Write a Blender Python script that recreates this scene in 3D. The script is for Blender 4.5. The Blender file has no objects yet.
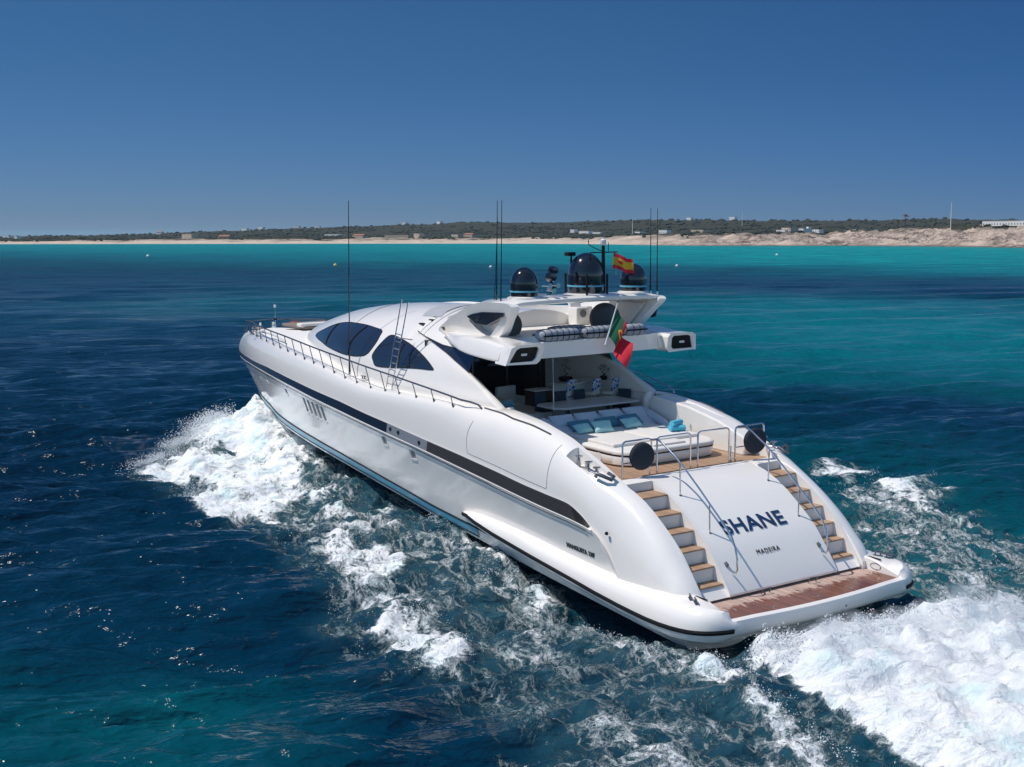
import bpy, bmesh, math, random
import numpy as np
from mathutils import Matrix, Vector

# ------------------------------------------------------------------ camera, sky, sun, exposure
SC = bpy.context.scene
COL = SC.collection
cam_d = bpy.data.cameras.new('camera'); cam = bpy.data.objects.new('camera', cam_d); COL.objects.link(cam)
cam_d.sensor_fit = 'HORIZONTAL'; cam_d.sensor_width = 36.0; cam_d.lens = 1257.88 / 1024 * 36
cam_d.clip_start = .2; cam_d.clip_end = 60000
_rt = Vector((-0.55148482, -0.83418395, -0.00127496)); _fw = Vector((0.82859508, -0.54761206, -0.11640972)); _up = Vector((0.09640893, -0.06525462, 0.99320046))
CAM = Vector((-20.494, 23.300, 9.648))
cam.matrix_world = Matrix(((_rt.x, _up.x, -_fw.x, CAM.x), (_rt.y, _up.y, -_fw.y, CAM.y), (_rt.z, _up.z, -_fw.z, CAM.z), (0, 0, 0, 1)))
SC.camera = cam

SUN_DIR = Vector((.25, .46, .873)).normalized()      # towards the sun
SUN_EL = math.asin(SUN_DIR.z); SUN_AZ = math.atan2(SUN_DIR.x, SUN_DIR.y)
world = bpy.data.worlds.new('World'); SC.world = world; world.use_nodes = True
wn = world.node_tree; wn.nodes.clear()
w_out = wn.nodes.new('ShaderNodeOutputWorld'); w_bg = wn.nodes.new('ShaderNodeBackground'); w_sky = wn.nodes.new('ShaderNodeTexSky')
w_sky.sky_type = 'NISHITA'; w_sky.sun_disc = False; w_sky.sun_elevation = SUN_EL; w_sky.sun_rotation = SUN_AZ
w_sky.altitude = 0; w_sky.air_density = 1.0; w_sky.dust_density = 0.0; w_sky.ozone_density = 3.0
w_bg.inputs['Strength'].default_value = 0.075
w_hsv = wn.nodes.new('ShaderNodeHueSaturation'); w_hsv.inputs['Saturation'].default_value = 1.0
w_gam = wn.nodes.new('ShaderNodeGamma'); w_gam.inputs['Gamma'].default_value = 1.0
wn.links.new(w_sky.outputs[0], w_hsv.inputs['Color']); wn.links.new(w_hsv.outputs[0], w_gam.inputs['Color'])
# clear dry air over the sea: deep blue aloft, grey-blue at the horizon, darker towards the right of the view
w_tc = wn.nodes.new('ShaderNodeTexCoord'); w_sep = wn.nodes.new('ShaderNodeSeparateXYZ'); wn.links.new(w_tc.outputs['Generated'], w_sep.inputs[0])
w_rp = wn.nodes.new('ShaderNodeValToRGB'); _e = w_rp.color_ramp.elements; _e[0].position = 0; _e[0].color = (.26, .44, .92, 1); _e[1].position = 1; _e[1].color = (.62, .84, 1.08, 1)
for _p, _c in ((.06, (.225, .415, .80)), (.12, (.20, .41, .70)), (.19, (.205, .43, .67)), (.45, (.34, .56, .86))): _q = _e.new(_p); _q.color = (*_c, 1)
wn.links.new(w_sep.outputs['Z'], w_rp.inputs[0])
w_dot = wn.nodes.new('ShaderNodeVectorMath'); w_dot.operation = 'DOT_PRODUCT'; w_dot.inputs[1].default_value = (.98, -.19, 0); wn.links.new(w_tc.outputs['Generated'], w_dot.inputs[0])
w_az = wn.nodes.new('ShaderNodeValToRGB'); w_az.color_ramp.elements[0].position = .0; w_az.color_ramp.elements[0].color = (3.4, 2.5, 1.8, 1); _q = w_az.color_ramp.elements.new(.6); _q.color = (.52, .68, .86, 1); w_az.color_ramp.elements[-1].position = 1; w_az.color_ramp.elements[-1].color = (1, 1, 1, 1); wn.links.new(w_dot.outputs['Value'], w_az.inputs[0])  # sky out of view behind the camera brightened, added fill for the shaded cockpit
w_m1 = wn.nodes.new('ShaderNodeMix'); w_m1.data_type = 'RGBA'; w_m1.blend_type = 'MULTIPLY'; w_m1.inputs['Factor'].default_value = 1; wn.links.new(w_gam.outputs[0], w_m1.inputs['A']); wn.links.new(w_rp.outputs[0], w_m1.inputs['B'])
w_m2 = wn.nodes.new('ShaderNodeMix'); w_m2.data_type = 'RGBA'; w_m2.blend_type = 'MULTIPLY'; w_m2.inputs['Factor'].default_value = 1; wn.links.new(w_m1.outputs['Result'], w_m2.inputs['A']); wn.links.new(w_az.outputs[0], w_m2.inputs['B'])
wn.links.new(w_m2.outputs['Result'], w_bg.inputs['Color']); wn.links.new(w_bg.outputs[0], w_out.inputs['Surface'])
sun_d = bpy.data.lights.new('sun', 'SUN'); sun_d.energy = 3.8; sun_d.angle = math.radians(.5); sun_d.color = (1, .945, .875)
sun = bpy.data.objects.new('sun', sun_d); COL.objects.link(sun)
sun.rotation_euler = SUN_DIR.to_track_quat('Z', 'Y').to_euler(); sun.location = (0, 0, 60)
SC.view_settings.view_transform = 'Standard'; SC.view_settings.look = 'None'
SC.view_settings.exposure = 0.0; SC.view_settings.gamma = 1.0; SC.view_settings.use_curve_mapping = False
try:
    SC.cycles.max_bounces = 8; SC.cycles.transparent_max_bounces = 8; SC.cycles.use_denoising = True; SC.cycles.sample_clamp_direct = 2.0; SC.cycles.sample_clamp_indirect = 4; SC.cycles.volume_bounces = 3; SC.cycles.volume_step_rate = 2.0; SC.cycles.volume_max_steps = 96
except Exception: pass
rnd = random.Random(7)

# ------------------------------------------------------------------ materials
def nmat(name):
    m = bpy.data.materials.new(name); m.use_nodes = True; nt = m.node_tree
    return m, nt, nt.nodes['Principled BSDF']
def mat(name, col, rough=.5, metal=0.0, coat=0.0, var=.06, scale=6.0, bump=0.0, bscale=60.0, spec=.5, sheen=0.0):
    """plain material with a little procedural variation in colour and gloss"""
    m, nt, b = nmat(name)
    tc = nt.nodes.new('ShaderNodeTexCoord'); nz = nt.nodes.new('ShaderNodeTexNoise'); nz.inputs['Scale'].default_value = scale; nz.inputs['Detail'].default_value = 5
    nt.links.new(tc.outputs['Object'], nz.inputs['Vector'])
    mr = nt.nodes.new('ShaderNodeMapRange'); mr.inputs['To Min'].default_value = 1 - var; mr.inputs['To Max'].default_value = 1 + var
    nt.links.new(nz.outputs['Fac'], mr.inputs['Value'])
    mx = nt.nodes.new('ShaderNodeVectorMath'); mx.operation = 'SCALE'; mx.inputs[0].default_value = col[:3]
    nt.links.new(mr.outputs[0], mx.inputs['Scale']); nt.links.new(mx.outputs[0], b.inputs['Base Color'])
    r2 = nt.nodes.new('ShaderNodeMapRange'); r2.inputs['To Min'].default_value = max(0, rough * .75); r2.inputs['To Max'].default_value = min(1, rough * 1.25)
    nt.links.new(nz.outputs['Fac'], r2.inputs['Value']); nt.links.new(r2.outputs[0], b.inputs['Roughness'])
    b.inputs['Metallic'].default_value = metal; b.inputs['Coat Weight'].default_value = coat; b.inputs['Coat Roughness'].default_value = .08
    b.inputs['Specular IOR Level'].default_value = spec
    if sheen: b.inputs['Sheen Weight'].default_value = sheen
    if bump:
        n2 = nt.nodes.new('ShaderNodeTexNoise'); n2.inputs['Scale'].default_value = bscale; nt.links.new(tc.outputs['Object'], n2.inputs['Vector'])
        bp = nt.nodes.new('ShaderNodeBump'); bp.inputs['Strength'].default_value = bump; bp.inputs['Distance'].default_value = .01
        nt.links.new(n2.outputs['Fac'], bp.inputs['Height']); nt.links.new(bp.outputs[0], b.inputs['Normal'])
    return m
M = {}
M['gelcoat'] = mat('white_gelcoat', (.88, .84, .79), .16, coat=.6, var=.02, scale=1.2)
M['gelcoat_matt'] = mat('white_nonskid', (.80, .775, .735), .5, var=.03, scale=3, bump=.15, bscale=300)
M['navy'] = mat('navy_stripe', (.006, .010, .018), .3, spec=.25)
M['recess'] = mat('grey_recess', (.22, .23, .25), .3, metal=.3)
M['black'] = mat('black_rubber', (.012, .012, .014), .6, spec=.2)
M['slat'] = mat('dark_slat', (.075, .08, .09), .6, spec=.2)
M['shade_panel'] = mat('grey_shade_panel', (.42, .43, .44), .4)
M['blackgloss'] = mat('black_gloss', (.006, .008, .013), .12, coat=.6, spec=.6)
M['glass'] = mat('tinted_glass', (.014, .019, .026), .03, spec=.9, coat=.6, var=.02)
M['steel'] = mat('polished_steel', (.62, .63, .65), .16, metal=1.0)
M['steeldark'] = mat('anodised_steel', (.16, .17, .19), .3, metal=.8)
M['cyan'] = mat('light_blue_stripe', (.13, .42, .56), .4)
M['boot'] = mat('light_blue_boot', (.10, .36, .50), .35, coat=.3, var=.2, scale=2)
M['vinyl'] = mat('cream_vinyl', (.74, .70, .65), .6, bump=.12, bscale=120)
M['fabric_grey'] = mat('pale_grey_fabric', (.50, .54, .60), .85, bump=.3, bscale=180, sheen=.2)
M['fabric_teal'] = mat('teal_fabric', (.07, .22, .30), .85, bump=.3, bscale=180, var=.15, scale=14)
M['fabric_mint'] = mat('mint_fabric', (.36, .62, .60), .85, bump=.3, bscale=180, var=.12, scale=30)
M['towel'] = mat('turquoise_towel', (.10, .50, .66), .95, bump=1.0, bscale=90, var=.25, scale=30)
M['cushion_brown'] = mat('brown_cushion', (.22, .17, .14), .8, bump=.3, bscale=90)
M['cover_grey'] = mat('grey_canvas', (.30, .32, .36), .8, bump=.6, bscale=18, var=.12)
M['cover_dark'] = mat('dark_canvas', (.018, .026, .036), .8, bump=.5, bscale=24, var=.2, scale=8)
M['cover_mid'] = mat('charcoal_canvas', (.085, .085, .09), .75, bump=.5, bscale=24)
M['table'] = mat('pale_lacquer', (.62, .59, .57), .3, coat=.4)
M['walnut'] = mat('dark_walnut', (.07, .04, .025), .35, scale=10, var=.3)
M['panel_grey'] = mat('pale_panel', (.74, .74, .74), .45)
M['chair'] = mat('navy_weave', (.02, .04, .07), .7, bump=.4, bscale=100)
M['interior'] = mat('dark_interior', (.02, .025, .03), .6)
M['carpet'] = mat('dark_carpet', (.03, .055, .06), .95)
M['white_lens'] = mat('white_lens', (.8, .8, .78), .25, coat=.4)
M['soil_green'] = mat('plant_leaf', (.03, .07, .03), .6)
M['bark'] = mat('plant_bark', (.06, .045, .035), .8)
M['rope'] = mat('pale_rope', (.45, .40, .33), .9)
M['red'] = mat('red_cloth', (.22, .035, .03), .8)
M['letter_navy'] = mat('navy_lettering', (.008, .035, .10), .2, coat=.5)
M['letter_black'] = mat('black_lettering', (.02, .022, .03), .3)

def planks(name, dry, wet=False):
    m, nt, b = nmat(name); L = nt.links.new; N = nt.nodes.new
    tc = N('ShaderNodeTexCoord'); sx = N('ShaderNodeSeparateXYZ'); L(tc.outputs['Object'], sx.inputs[0])
    # caulk lines run fore and aft: one every 6.5 cm across
    mu = N('ShaderNodeMath'); mu.operation = 'MULTIPLY'; mu.inputs[1].default_value = 1 / .085; L(sx.outputs['Y'], mu.inputs[0])
    fr = N('ShaderNodeMath'); fr.operation = 'FRACT'; L(mu.outputs[0], fr.inputs[0])
    lt = N('ShaderNodeMath'); lt.operation = 'LESS_THAN'; lt.inputs[1].default_value = .09; L(fr.outputs[0], lt.inputs[0])
    fl = N('ShaderNodeMath'); fl.operation = 'FLOOR'; L(mu.outputs[0], fl.inputs[0])
    wnz = N('ShaderNodeTexWhiteNoise'); wnz.noise_dimensions = '1D'; L(fl.outputs[0], wnz.inputs['W'])
    mp = N('ShaderNodeMapping'); mp.inputs['Scale'].default_value = (1.5, 26, 8); L(tc.outputs['Object'], mp.inputs['Vector'])
    gr = N('ShaderNodeTexNoise'); gr.inputs['Scale'].default_value = 2.0; gr.inputs['Detail'].default_value = 6; L(mp.outputs[0], gr.inputs['Vector'])
    ad = N('ShaderNodeMath'); ad.operation = 'ADD'; L(gr.outputs['Fac'], ad.inputs[0]); 
    m5 = N('ShaderNodeMath'); m5.operation = 'MULTIPLY'; m5.inputs[1].default_value = .45; L(wnz.outputs['Value'], m5.inputs[0]); L(m5.outputs[0], ad.inputs[1])
    rp = N('ShaderNodeValToRGB'); rp.color_ramp.elements[0].position = .35; rp.color_ramp.elements[0].color = (*[c * .72 for c in dry], 1)
    rp.color_ramp.elements[1].position = 1.0; rp.color_ramp.elements[1].color = (*[min(1, c * 1.2) for c in dry], 1); L(ad.outputs[0], rp.inputs[0])
    col = rp.outputs[0]; rough = None
    if wet:
        # salt-dried planks by the transom, soaked planks towards the aft lip, with a ragged drying edge
        n1 = N('ShaderNodeTexNoise'); n1.inputs['Scale'].default_value = 2.6; n1.inputs['Detail'].default_value = 10; n1.inputs['Roughness'].default_value = .78; mq = N('ShaderNodeMapping'); mq.inputs['Scale'].default_value = (.7, 2.2, 1); L(tc.outputs['Object'], mq.inputs['Vector']); L(mq.outputs[0], n1.inputs['Vector'])
        xx = N('ShaderNodeMath'); xx.operation = 'MULTIPLY_ADD'; xx.inputs[1].default_value = -.55; xx.inputs[2].default_value = 1.345; L(sx.outputs['X'], xx.inputs[0])
        sm_ = N('ShaderNodeMath'); sm_.operation = 'ADD'; L(n1.outputs['Fac'], sm_.inputs[0]); L(xx.outputs[0], sm_.inputs[1])
        st = N('ShaderNodeMapRange'); st.inputs['From Min'].default_value = .97; st.inputs['From Max'].default_value = 1.03; L(sm_.outputs[0], st.inputs['Value'])
        wr = N('ShaderNodeValToRGB'); wr.color_ramp.elements[0].color = (.085, .022, .009, 1); wr.color_ramp.elements[1].color = (.24, .062, .022, 1); wr.color_ramp.elements[0].position = .3; wr.color_ramp.elements[1].position = 1; L(ad.outputs[0], wr.inputs[0])
        mx = N('ShaderNodeMix'); mx.data_type = 'RGBA'; L(st.outputs[0], mx.inputs['Factor']); L(col, mx.inputs['A']); L(wr.outputs[0], mx.inputs['B']); col = mx.outputs['Result']
        rr = N('ShaderNodeMapRange'); rr.inputs['To Min'].default_value = .75; rr.inputs['To Max'].default_value = .22; L(st.outputs[0], rr.inputs['Value']); rough = rr.outputs[0]
    mk = N('ShaderNodeMix'); mk.data_type = 'RGBA'; L(lt.outputs[0], mk.inputs['Factor']); L(col, mk.inputs['A']); mk.inputs['B'].default_value = (.05, .035, .028, 1)
    L(mk.outputs['Result'], b.inputs['Base Color'])
    if rough is not None: L(rough, b.inputs['Roughness'])
    else: b.inputs['Roughness'].default_value = .6
    return m
M['teak'] = planks('teak_planks', (.41, .255, .155))
M['teak_wet'] = planks('wet_teak_planks', (.52, .37, .30), wet=True)

# ------------------------------------------------------------------ mesh helpers
class MB:
    def __init__(s): s.v = []; s.f = []; s.mi = []
    def add(s, vs, fs, mi=0):
        o = len(s.v); s.v += [tuple(map(float, q)) for q in vs]; s.f += [tuple(i + o for i in f) for f in fs]; s.mi += [mi] * len(fs); return s
    def box(s, c, d, rz=0, bev=0.0, mi=0, ry=0, rx=0):
        x, y, z = [q / 2 for q in d]
        if bev <= 0:
            P = [(-x, -y, -z), (x, -y, -z), (x, y, -z), (-x, y, -z), (-x, -y, z), (x, -y, z), (x, y, z), (-x, y, z)]
            F = [(0, 3, 2, 1), (4, 5, 6, 7), (0, 1, 5, 4), (1, 2, 6, 5), (2, 3, 7, 6), (3, 0, 4, 7)]
        else:
            bm = bmesh.new(); bmesh.ops.create_cube(bm, size=1.0); 
            for v in bm.verts: v.co = Vector((v.co.x * 2 * x, v.co.y * 2 * y, v.co.z * 2 * z))
            bmesh.ops.bevel(bm, geom=bm.edges[:], offset=min(bev, x * .95, y * .95, z * .95), segments=3, affect='EDGES', profile=.6)
            P = [v.co.copy() for v in bm.verts]; F = [tuple(v.index for v in f.verts) for f in bm.faces]; bm.free()
        R = Matrix.Translation(Vector(c)) @ Matrix.Rotation(rz, 4, 'Z') @ Matrix.Rotation(ry, 4, 'Y') @ Matrix.Rotation(rx, 4, 'X')
        return s.add([R @ Vector(p) for p in P], F, mi)
    def tube(s, path, r, n=8, cap=True, mi=0):
        P = [Vector(p) for p in path]; rs = r if isinstance(r, (list, tuple)) else [r] * len(P); vs = []; fs = []; prev = None
        for i, p in enumerate(P):
            t = (P[min(i + 1, len(P) - 1)] - P[max(i - 1, 0)]).normalized()
            if prev is None:
                a = Vector((0, 0, 1)) if abs(t.z) < .9 else Vector((1, 0, 0)); u = t.cross(a).normalized()
            else: u = (prev - t * prev.dot(t)).normalized()
            prev = u; w = t.cross(u)
            for k in range(n):
                a = 2 * math.pi * k / n; vs.append(p + (u * math.cos(a) + w * math.sin(a)) * rs[i])
        for i in range(len(P) - 1):
            for k in range(n):
                fs.append((i * n + k, i * n + (k + 1) % n, (i + 1) * n + (k + 1) % n, (i + 1) * n + k))
        if cap: fs.append(tuple(range(n))[::-1]); fs.append(tuple((len(P) - 1) * n + k for k in range(n)))
        return s.add(vs, fs, mi)
    def lathe(s, prof, c=(0, 0, 0), n=24, axis='Z', mi=0):
        vs = []; fs = []; c = Vector(c)
        for r, h in prof:
            for k in range(n):
                a = 2 * math.pi * k / n; p = (r * math.cos(a), r * math.sin(a), h)
                if axis == 'X': p = (h, r * math.cos(a), r * math.sin(a))
                if axis == 'Y': p = (r * math.cos(a), h, r * math.sin(a))
                vs.append(c + Vector(p))
        for i in range(len(prof) - 1):
            for k in range(n): fs.append((i * n + k, i * n + (k + 1) % n, (i + 1) * n + (k + 1) % n, (i + 1) * n + k))
        if prof[0][0] > 1e-4: fs.append(tuple(range(n))[::-1])
        if prof[-1][0] > 1e-4: fs.append(tuple((len(prof) - 1) * n + k for k in range(n)))
        return s.add(vs, fs, mi)
    def prism(s, poly, f, mi=0):
        """poly: 2D outline; f(p, side) -> 3D point, side 0 or 1"""
        n = len(poly); vs = [f(p, 0) for p in poly] + [f(p, 1) for p in poly]
        fs = [tuple(range(n))[::-1], tuple(range(n, 2 * n))] + [(i, (i + 1) % n, (i + 1) % n + n, i + n) for i in range(n)]
        return s.add(vs, fs, mi)
    def loft(s, secs, closed=False, caps=(False, False), mi=0):
        n = len(secs[0]); vs = [p for q in secs for p in q]; fs = []
        for i in range(len(secs) - 1):
            for k in range(n if closed else n - 1):
                fs.append((i * n + k, i * n + (k + 1) % n, (i + 1) * n + (k + 1) % n, (i + 1) * n + k))
        if caps[0]: fs.append(tuple(range(n))[::-1])
        if caps[1]: fs.append(tuple((len(secs) - 1) * n + k for k in range(n)))
        return s.add(vs, fs, mi)
    def twin(s):
        s._twin = True; return s
    def mirror(s):
        n = len(s.v); s.v += [(x, -y, z) for x, y, z in s.v]; s.f += [tuple(i + n for i in f[::-1]) for f in s.f]; s.mi += s.mi[:]; return s
    def build(s, name, m, parent=None, smooth=True, ang=35, merge=0, bev=0, fixn=True):
        if getattr(s, '_twin', False):      # the same part again on the starboard side, as an object of its own
            t = MB(); t.v = [(x, -y, z) for x, y, z in s.v]; t.f = [f[::-1] for f in s.f]; t.mi = s.mi[:]
            s._twin = False; t.build(name, m, parent, smooth, ang, merge, bev, fixn)
        me = bpy.data.meshes.new(name); me.from_pydata(s.v, [], s.f); 
        for q in (m if isinstance(m, (list, tuple)) else [m]): me.materials.append(M[q] if isinstance(q, str) else q)
        me.polygons.foreach_set('material_index', s.mi)
        bm = bmesh.new(); bm.from_mesh(me)
        if merge: bmesh.ops.remove_doubles(bm, verts=bm.verts, dist=merge)
        if bev:
            es = [e for e in bm.edges if len(e.link_faces) == 2 and e.calc_face_angle(0) > math.radians(30)]
            bmesh.ops.bevel(bm, geom=es, offset=bev, segments=2, affect='EDGES', profile=.5, clamp_overlap=True)
        if fixn: bmesh.ops.recalc_face_normals(bm, faces=bm.faces)
        bm.to_mesh(me); bm.free()
        if smooth:
            me.polygons.foreach_set('use_smooth', [True] * len(me.polygons)); me.set_sharp_from_angle(angle=math.radians(ang))
        o = bpy.data.objects.new(name, me); COL.objects.link(o)
        if parent is not None: o.parent = parent
        return o
def tag(o, label=None, cat=None, group=None, kind=None):
    if label: o['label'] = label
    if cat: o['category'] = cat
    if group: o['group'] = group
    if kind: o['kind'] = kind
    return o
# the boat rides slightly bow-up and heeled: everything aboard shares this frame
BOAT = Matrix(((0.99992098, 0.00020740, -0.0125697, 0), (0.0, 0.9998639, 0.0164978, 0), (0.01257142, -0.0164965, 0.9997849, 0), (0, 0, 0, 1)))
def aboard(name, label, cat, loc, rz=0, group=None):
    o = bpy.data.objects.new(name, None); COL.objects.link(o); o.empty_display_size = .2
    o.matrix_world = BOAT @ Matrix.Translation(Vector(loc)) @ Matrix.Rotation(rz, 4, 'Z')
    return tag(o, label, cat, group)
def place(o, loc, rz=0):
    o.matrix_world = BOAT @ Matrix.Translation(Vector(loc)) @ Matrix.Rotation(rz, 4, 'Z'); return o
def part_label(o, t): o['label'] = t; return o
def copy_tree(o, parent=None):
    c = o.copy(); COL.objects.link(c)
    if parent is not None: c.parent = parent
    for ch in list(o.children): copy_tree(ch, c)
    return c

# ------------------------------------------------------------------ hull and deckhouse form (metres, boat frame: x forward, y to port, z up)
def sm(pts, sig=.35, step=.05):
    xs=[q[0] for q in pts]; ys=[q[1] for q in pts]
    lo,hi=xs[0],xs[-1]; X=np.arange(lo-3*sig,hi+3*sig+step,step); Y=np.interp(X,xs,ys)
    # extend linearly beyond the ends
    Y=np.where(X<lo, ys[0]+(ys[1]-ys[0])/(xs[1]-xs[0])*(X-lo),Y); Y=np.where(X>hi, ys[-1]+(ys[-1]-ys[-2])/(xs[-1]-xs[-2])*(X-hi),Y)
    k=np.exp(-.5*(np.arange(-3*sig,3*sig+step/2,step)/sig)**2); k/=k.sum()
    n=len(k)//2; Yp=np.convolve(Y,k,'valid'); Xp=X[n:n+len(Yp)]
    return lambda x: np.interp(x,Xp,Yp)
L_LEDGE,L_STRIPE,L_DECK,L_CHINE=39.3,39.52,38.3,37.35
def yS(x,L=39.35):
    t=np.clip((np.asarray(x,float)-15)/(L-15),0,1)
    return 3.85*(1-t**2.5)*np.interp(x,[1.9,5,9],[.945,.98,1.0])
_zL=sm([(1.9,1.3),(5.2,2.0),(5.9,2.1),(7.6,2.22),(9.5,2.4),(13.75,2.77),(16.8,3.0),(20.2,3.25),(22.3,3.37),(24.85,3.52),(26.9,3.6),(30.1,3.66),(33.3,3.62),(36,3.5),(39.3,3.28)])
_zU=sm([(1.9,1.0),(5.3,1.98),(5.7,2.25),(6.3,2.5),(6.6,2.53),(7.16,2.56),(8.4,2.65),(9.7,2.78),(11.9,2.96),(13.9,3.1),(16.4,3.29),(18.3,3.41),(20.4,3.57),(22.5,3.66),(25,3.77),(27.2,3.84),(29.3,3.88),(34,3.77),(39.5,3.5)],sig=.15)
_zC=sm([(1.9,.0),(8,.4),(12,.72),(14.1,.86),(16.5,1.09),(19.3,1.31),(21.6,1.45),(24.2,1.56),(26.3,1.62),(28.3,1.67),(30.1,1.73),(31.5,1.87),(37.35,1.95)])
def zD(x):  # top edge of hull sides / coaming
    return _zD(x)
_zD=sm([(1.95,.88),(2.05,1.07),(2.59,1.58),(3.1,2.07),(3.7,2.51),(4.3,2.86),(5.18,3.25),(5.9,3.55),(6.4,3.72),(7.3,4.05),(8.7,4.33),(10.2,4.47),(11.3,4.44),(12.5,4.40),(13.7,4.41),(16,4.36),(18.1,4.31),(20.2,4.43),(22.2,4.62),(24.3,4.74),(26.4,4.84),(28.7,4.90),(31,4.92),(35,4.84),(38.3,4.55)],sig=.2)
def lvl_ledge(x): return np.array([x,float(yS(x)),float(_zL(x))])
def lvl_stripe(x):
    return np.array([x,float(yS(x,39.52))-.09*min(1,max(0,(39.52-x)/3)),float(_zU(x))])
def lvl_chine(x):
    y=3.42*(1-np.clip((x-13)/(37.35-13),0,1)**2.6)
    return np.array([x,float(y),float(_zC(x))])
def yTop(x):  # inner end of the rounded top of the hull side
    aft=2.87; fwd=float(yS(x,38.35))-.46
    k=np.clip((x-10.5)/2.5,0,1); k=k*k*(3-2*k)
    return max(0.0,aft*(1-k)+max(fwd,0)*k) if x<30 else max(0.0,fwd)
def lvl_quarter(x):  # bottom of the rounded quarter aft of the grille
    k=np.clip((x-4.0)/1.5,0,1); k=k*k*(3-2*k)
    lo=np.array([x,float(np.interp(x,[1.95,2.3,3.0,4.2],[3.15,3.42,3.56,3.62])),.8])
    return lo*(1-k)+lvl_stripe(x)*k
def nexp(x): return float(np.interp(x,[2,5,9,13,16,30,38],[2.6,2.6,2.9,3.6,4.4,4.0,3.0]))
# deckhouse
_w=sm([(11.3,3.0),(13,3.06),(17,3.08),(20,3.0),(22,2.86),(24,2.58),(26,2.14),(28,1.55),(29.5,.9),(30.4,.15)])
_h=sm([(11,7.15),(13,7.12),(17,7.08),(20,6.98),(22.5,6.8),(25,6.48),(27.5,5.95),(28.8,5.58),(30.4,5.0)])
def hb(x): return float(_zD(x))-.12
def ysup(x,z):
    t=np.clip((z-hb(x))/(float(_h(x))-hb(x)),0,1)
    return float(_w(x))*(1-t**2.3)**(1/1.9)
# ================================================================== THE YACHT
yacht = bpy.data.objects.new('motor_yacht', None); COL.objects.link(yacht); yacht.matrix_world = BOAT
tag(yacht, 'large white open motor yacht with navy side stripe speeding away across the sea', 'yacht')

# ---- hull: one closed solid, cut afterwards for the mooring recesses and side openings
def lvl_low(x):
    k = np.clip((x - 4.0) / 1.5, 0, 1); k = k * k * (3 - 2 * k)
    return (lvl_quarter(x) + np.array([0, .0, -.05])) * (1 - k) + lvl_ledge(x) * k
NPHI = 20
def hull_top_pts(x, xd):
    U = lvl_quarter(x); yt = yTop(xd); zt = float(_zD(xd)); n = nexp(xd); out = []
    a = np.linspace(0, math.pi / 2, 160); W = max(U[1], yt + .01) - yt; H = zt - U[2]
    Yv = yt + W * np.maximum(np.cos(a), 0) ** (2 / n); Zv = U[2] + H * np.sin(a) ** (2 / n)
    d = np.concatenate([[0], np.cumsum(np.hypot(np.diff(Yv), np.diff(Zv)))]); d /= d[-1]; q = np.arange(1, NPHI + 1) / NPHI
    Yq = np.interp(q, d, Yv); Zq = np.interp(q, d, Zv)
    for i in range(NPHI):
        k = (Zq[i] - U[2]) / H if abs(H) > 1e-6 else 1; out.append((x + (xd - x) * k ** 2.2, float(Yq[i]), float(Zq[i])))
    return out
def hull_section(s):
    X = lambda L: 1.95 + (L - 1.95) * s
    xk = X(34.2); pts = []
    zk = float(np.interp(xk, [1.9, 20, 28, 32, 34.2], [-.75, -.75, -.6, -.3, .1]))
    xc = X(L_CHINE); C_ = lvl_chine(xc); e = 1 - s
    bt = np.array([xc - .25 * s, C_[1] * .955, C_[2] - .40])
    pts.append((xk, 0.0, zk)); pts.append((xk * .6 + bt[0] * .4, bt[1] * .5, zk * .55 + bt[2] * .45)); pts.append(tuple(bt)); pts.append(tuple(C_))
    lo = lvl_low(X(L_LEDGE))
    for t in (.33, .66): pts.append(tuple(C_ * (1 - t) + lo * t + np.array([0, -.05 * math.sin(math.pi * t) * min(1, e * 6), 0])))
    pts.append(tuple(lo)); xs = X(L_STRIPE); pts.append(tuple(lvl_quarter(xs)))
    xd = X(L_DECK); pts += hull_top_pts(xs, xd)
    zb = .3 if xd < 10.2 else (3.0 if xd < 12 else float(_zD(xd)) - .5)
    pts.append((xd, yTop(xd), zb))
    if s > .9999: pts = [(p[0], 0.0, p[2]) for p in pts]
    return pts
ss = np.unique(np.concatenate([np.linspace(0, .3, 90), np.linspace(.3, .9, 150), np.linspace(.9, 1, 50), 1 - np.array([.0004, .0015, .003])]))
secs = []
for s_ in ss:
    h = hull_section(s_); secs.append(h[::-1] + [(x, -y, z) for x, y, z in h[1:]])
hull = MB().loft(secs, closed=True, caps=(True, False)).build('hull', 'gelcoat', yacht, merge=.0005, ang=28)

def side_pt(x, k, off=0.0):
    """point on the lower hull side: k=0 chine, k=1 ledge"""
    a = lvl_chine(x); b = lvl_low(x); p = a * (1 - k) + b * k; return np.array([p[0], p[1] + off - .05 * math.sin(math.pi * k), p[2]])
def side_xz(x, z, off=0.0):
    a = lvl_chine(x); b = lvl_low(x); k = (z - a[2]) / (b[2] - a[2]); return side_pt(x, k, off)
def frame_box(x0, x1, z0, z1, d0, d1, mb, lean=0.0, mi=0):
    """a block that follows the hull side, from depth d0 to d1 (positive = outboard); lean shifts the lower edge forward"""
    vs = []
    for d in (d0, d1):
        for (x, z) in ((x0 + lean, z0), (x1 + lean, z0), (x1, z1), (x0, z1)): vs.append(side_xz(x, z, d))
    mb.add(vs, [(0, 3, 2, 1), (4, 5, 6, 7), (0, 1, 5, 4), (1, 2, 6, 5), (2, 3, 7, 6), (3, 0, 4, 7)], mi)
SLATS = [(24.02 - .49 * i, 24.30 - .49 * i, float(3.22 - .018 * i), 2.62 - .02 * i) for i in range(5)]
SQUARES = [(16.70, 17.05, 2.80, 2.50), (14.72, 15.08, 2.62, 2.32), (26.35, 26.68, 3.27, 3.05)]
cut = MB()
for (a, b, zt, zb) in SLATS: frame_box(a, b, zb, zt, -.055, .2, cut)
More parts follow.
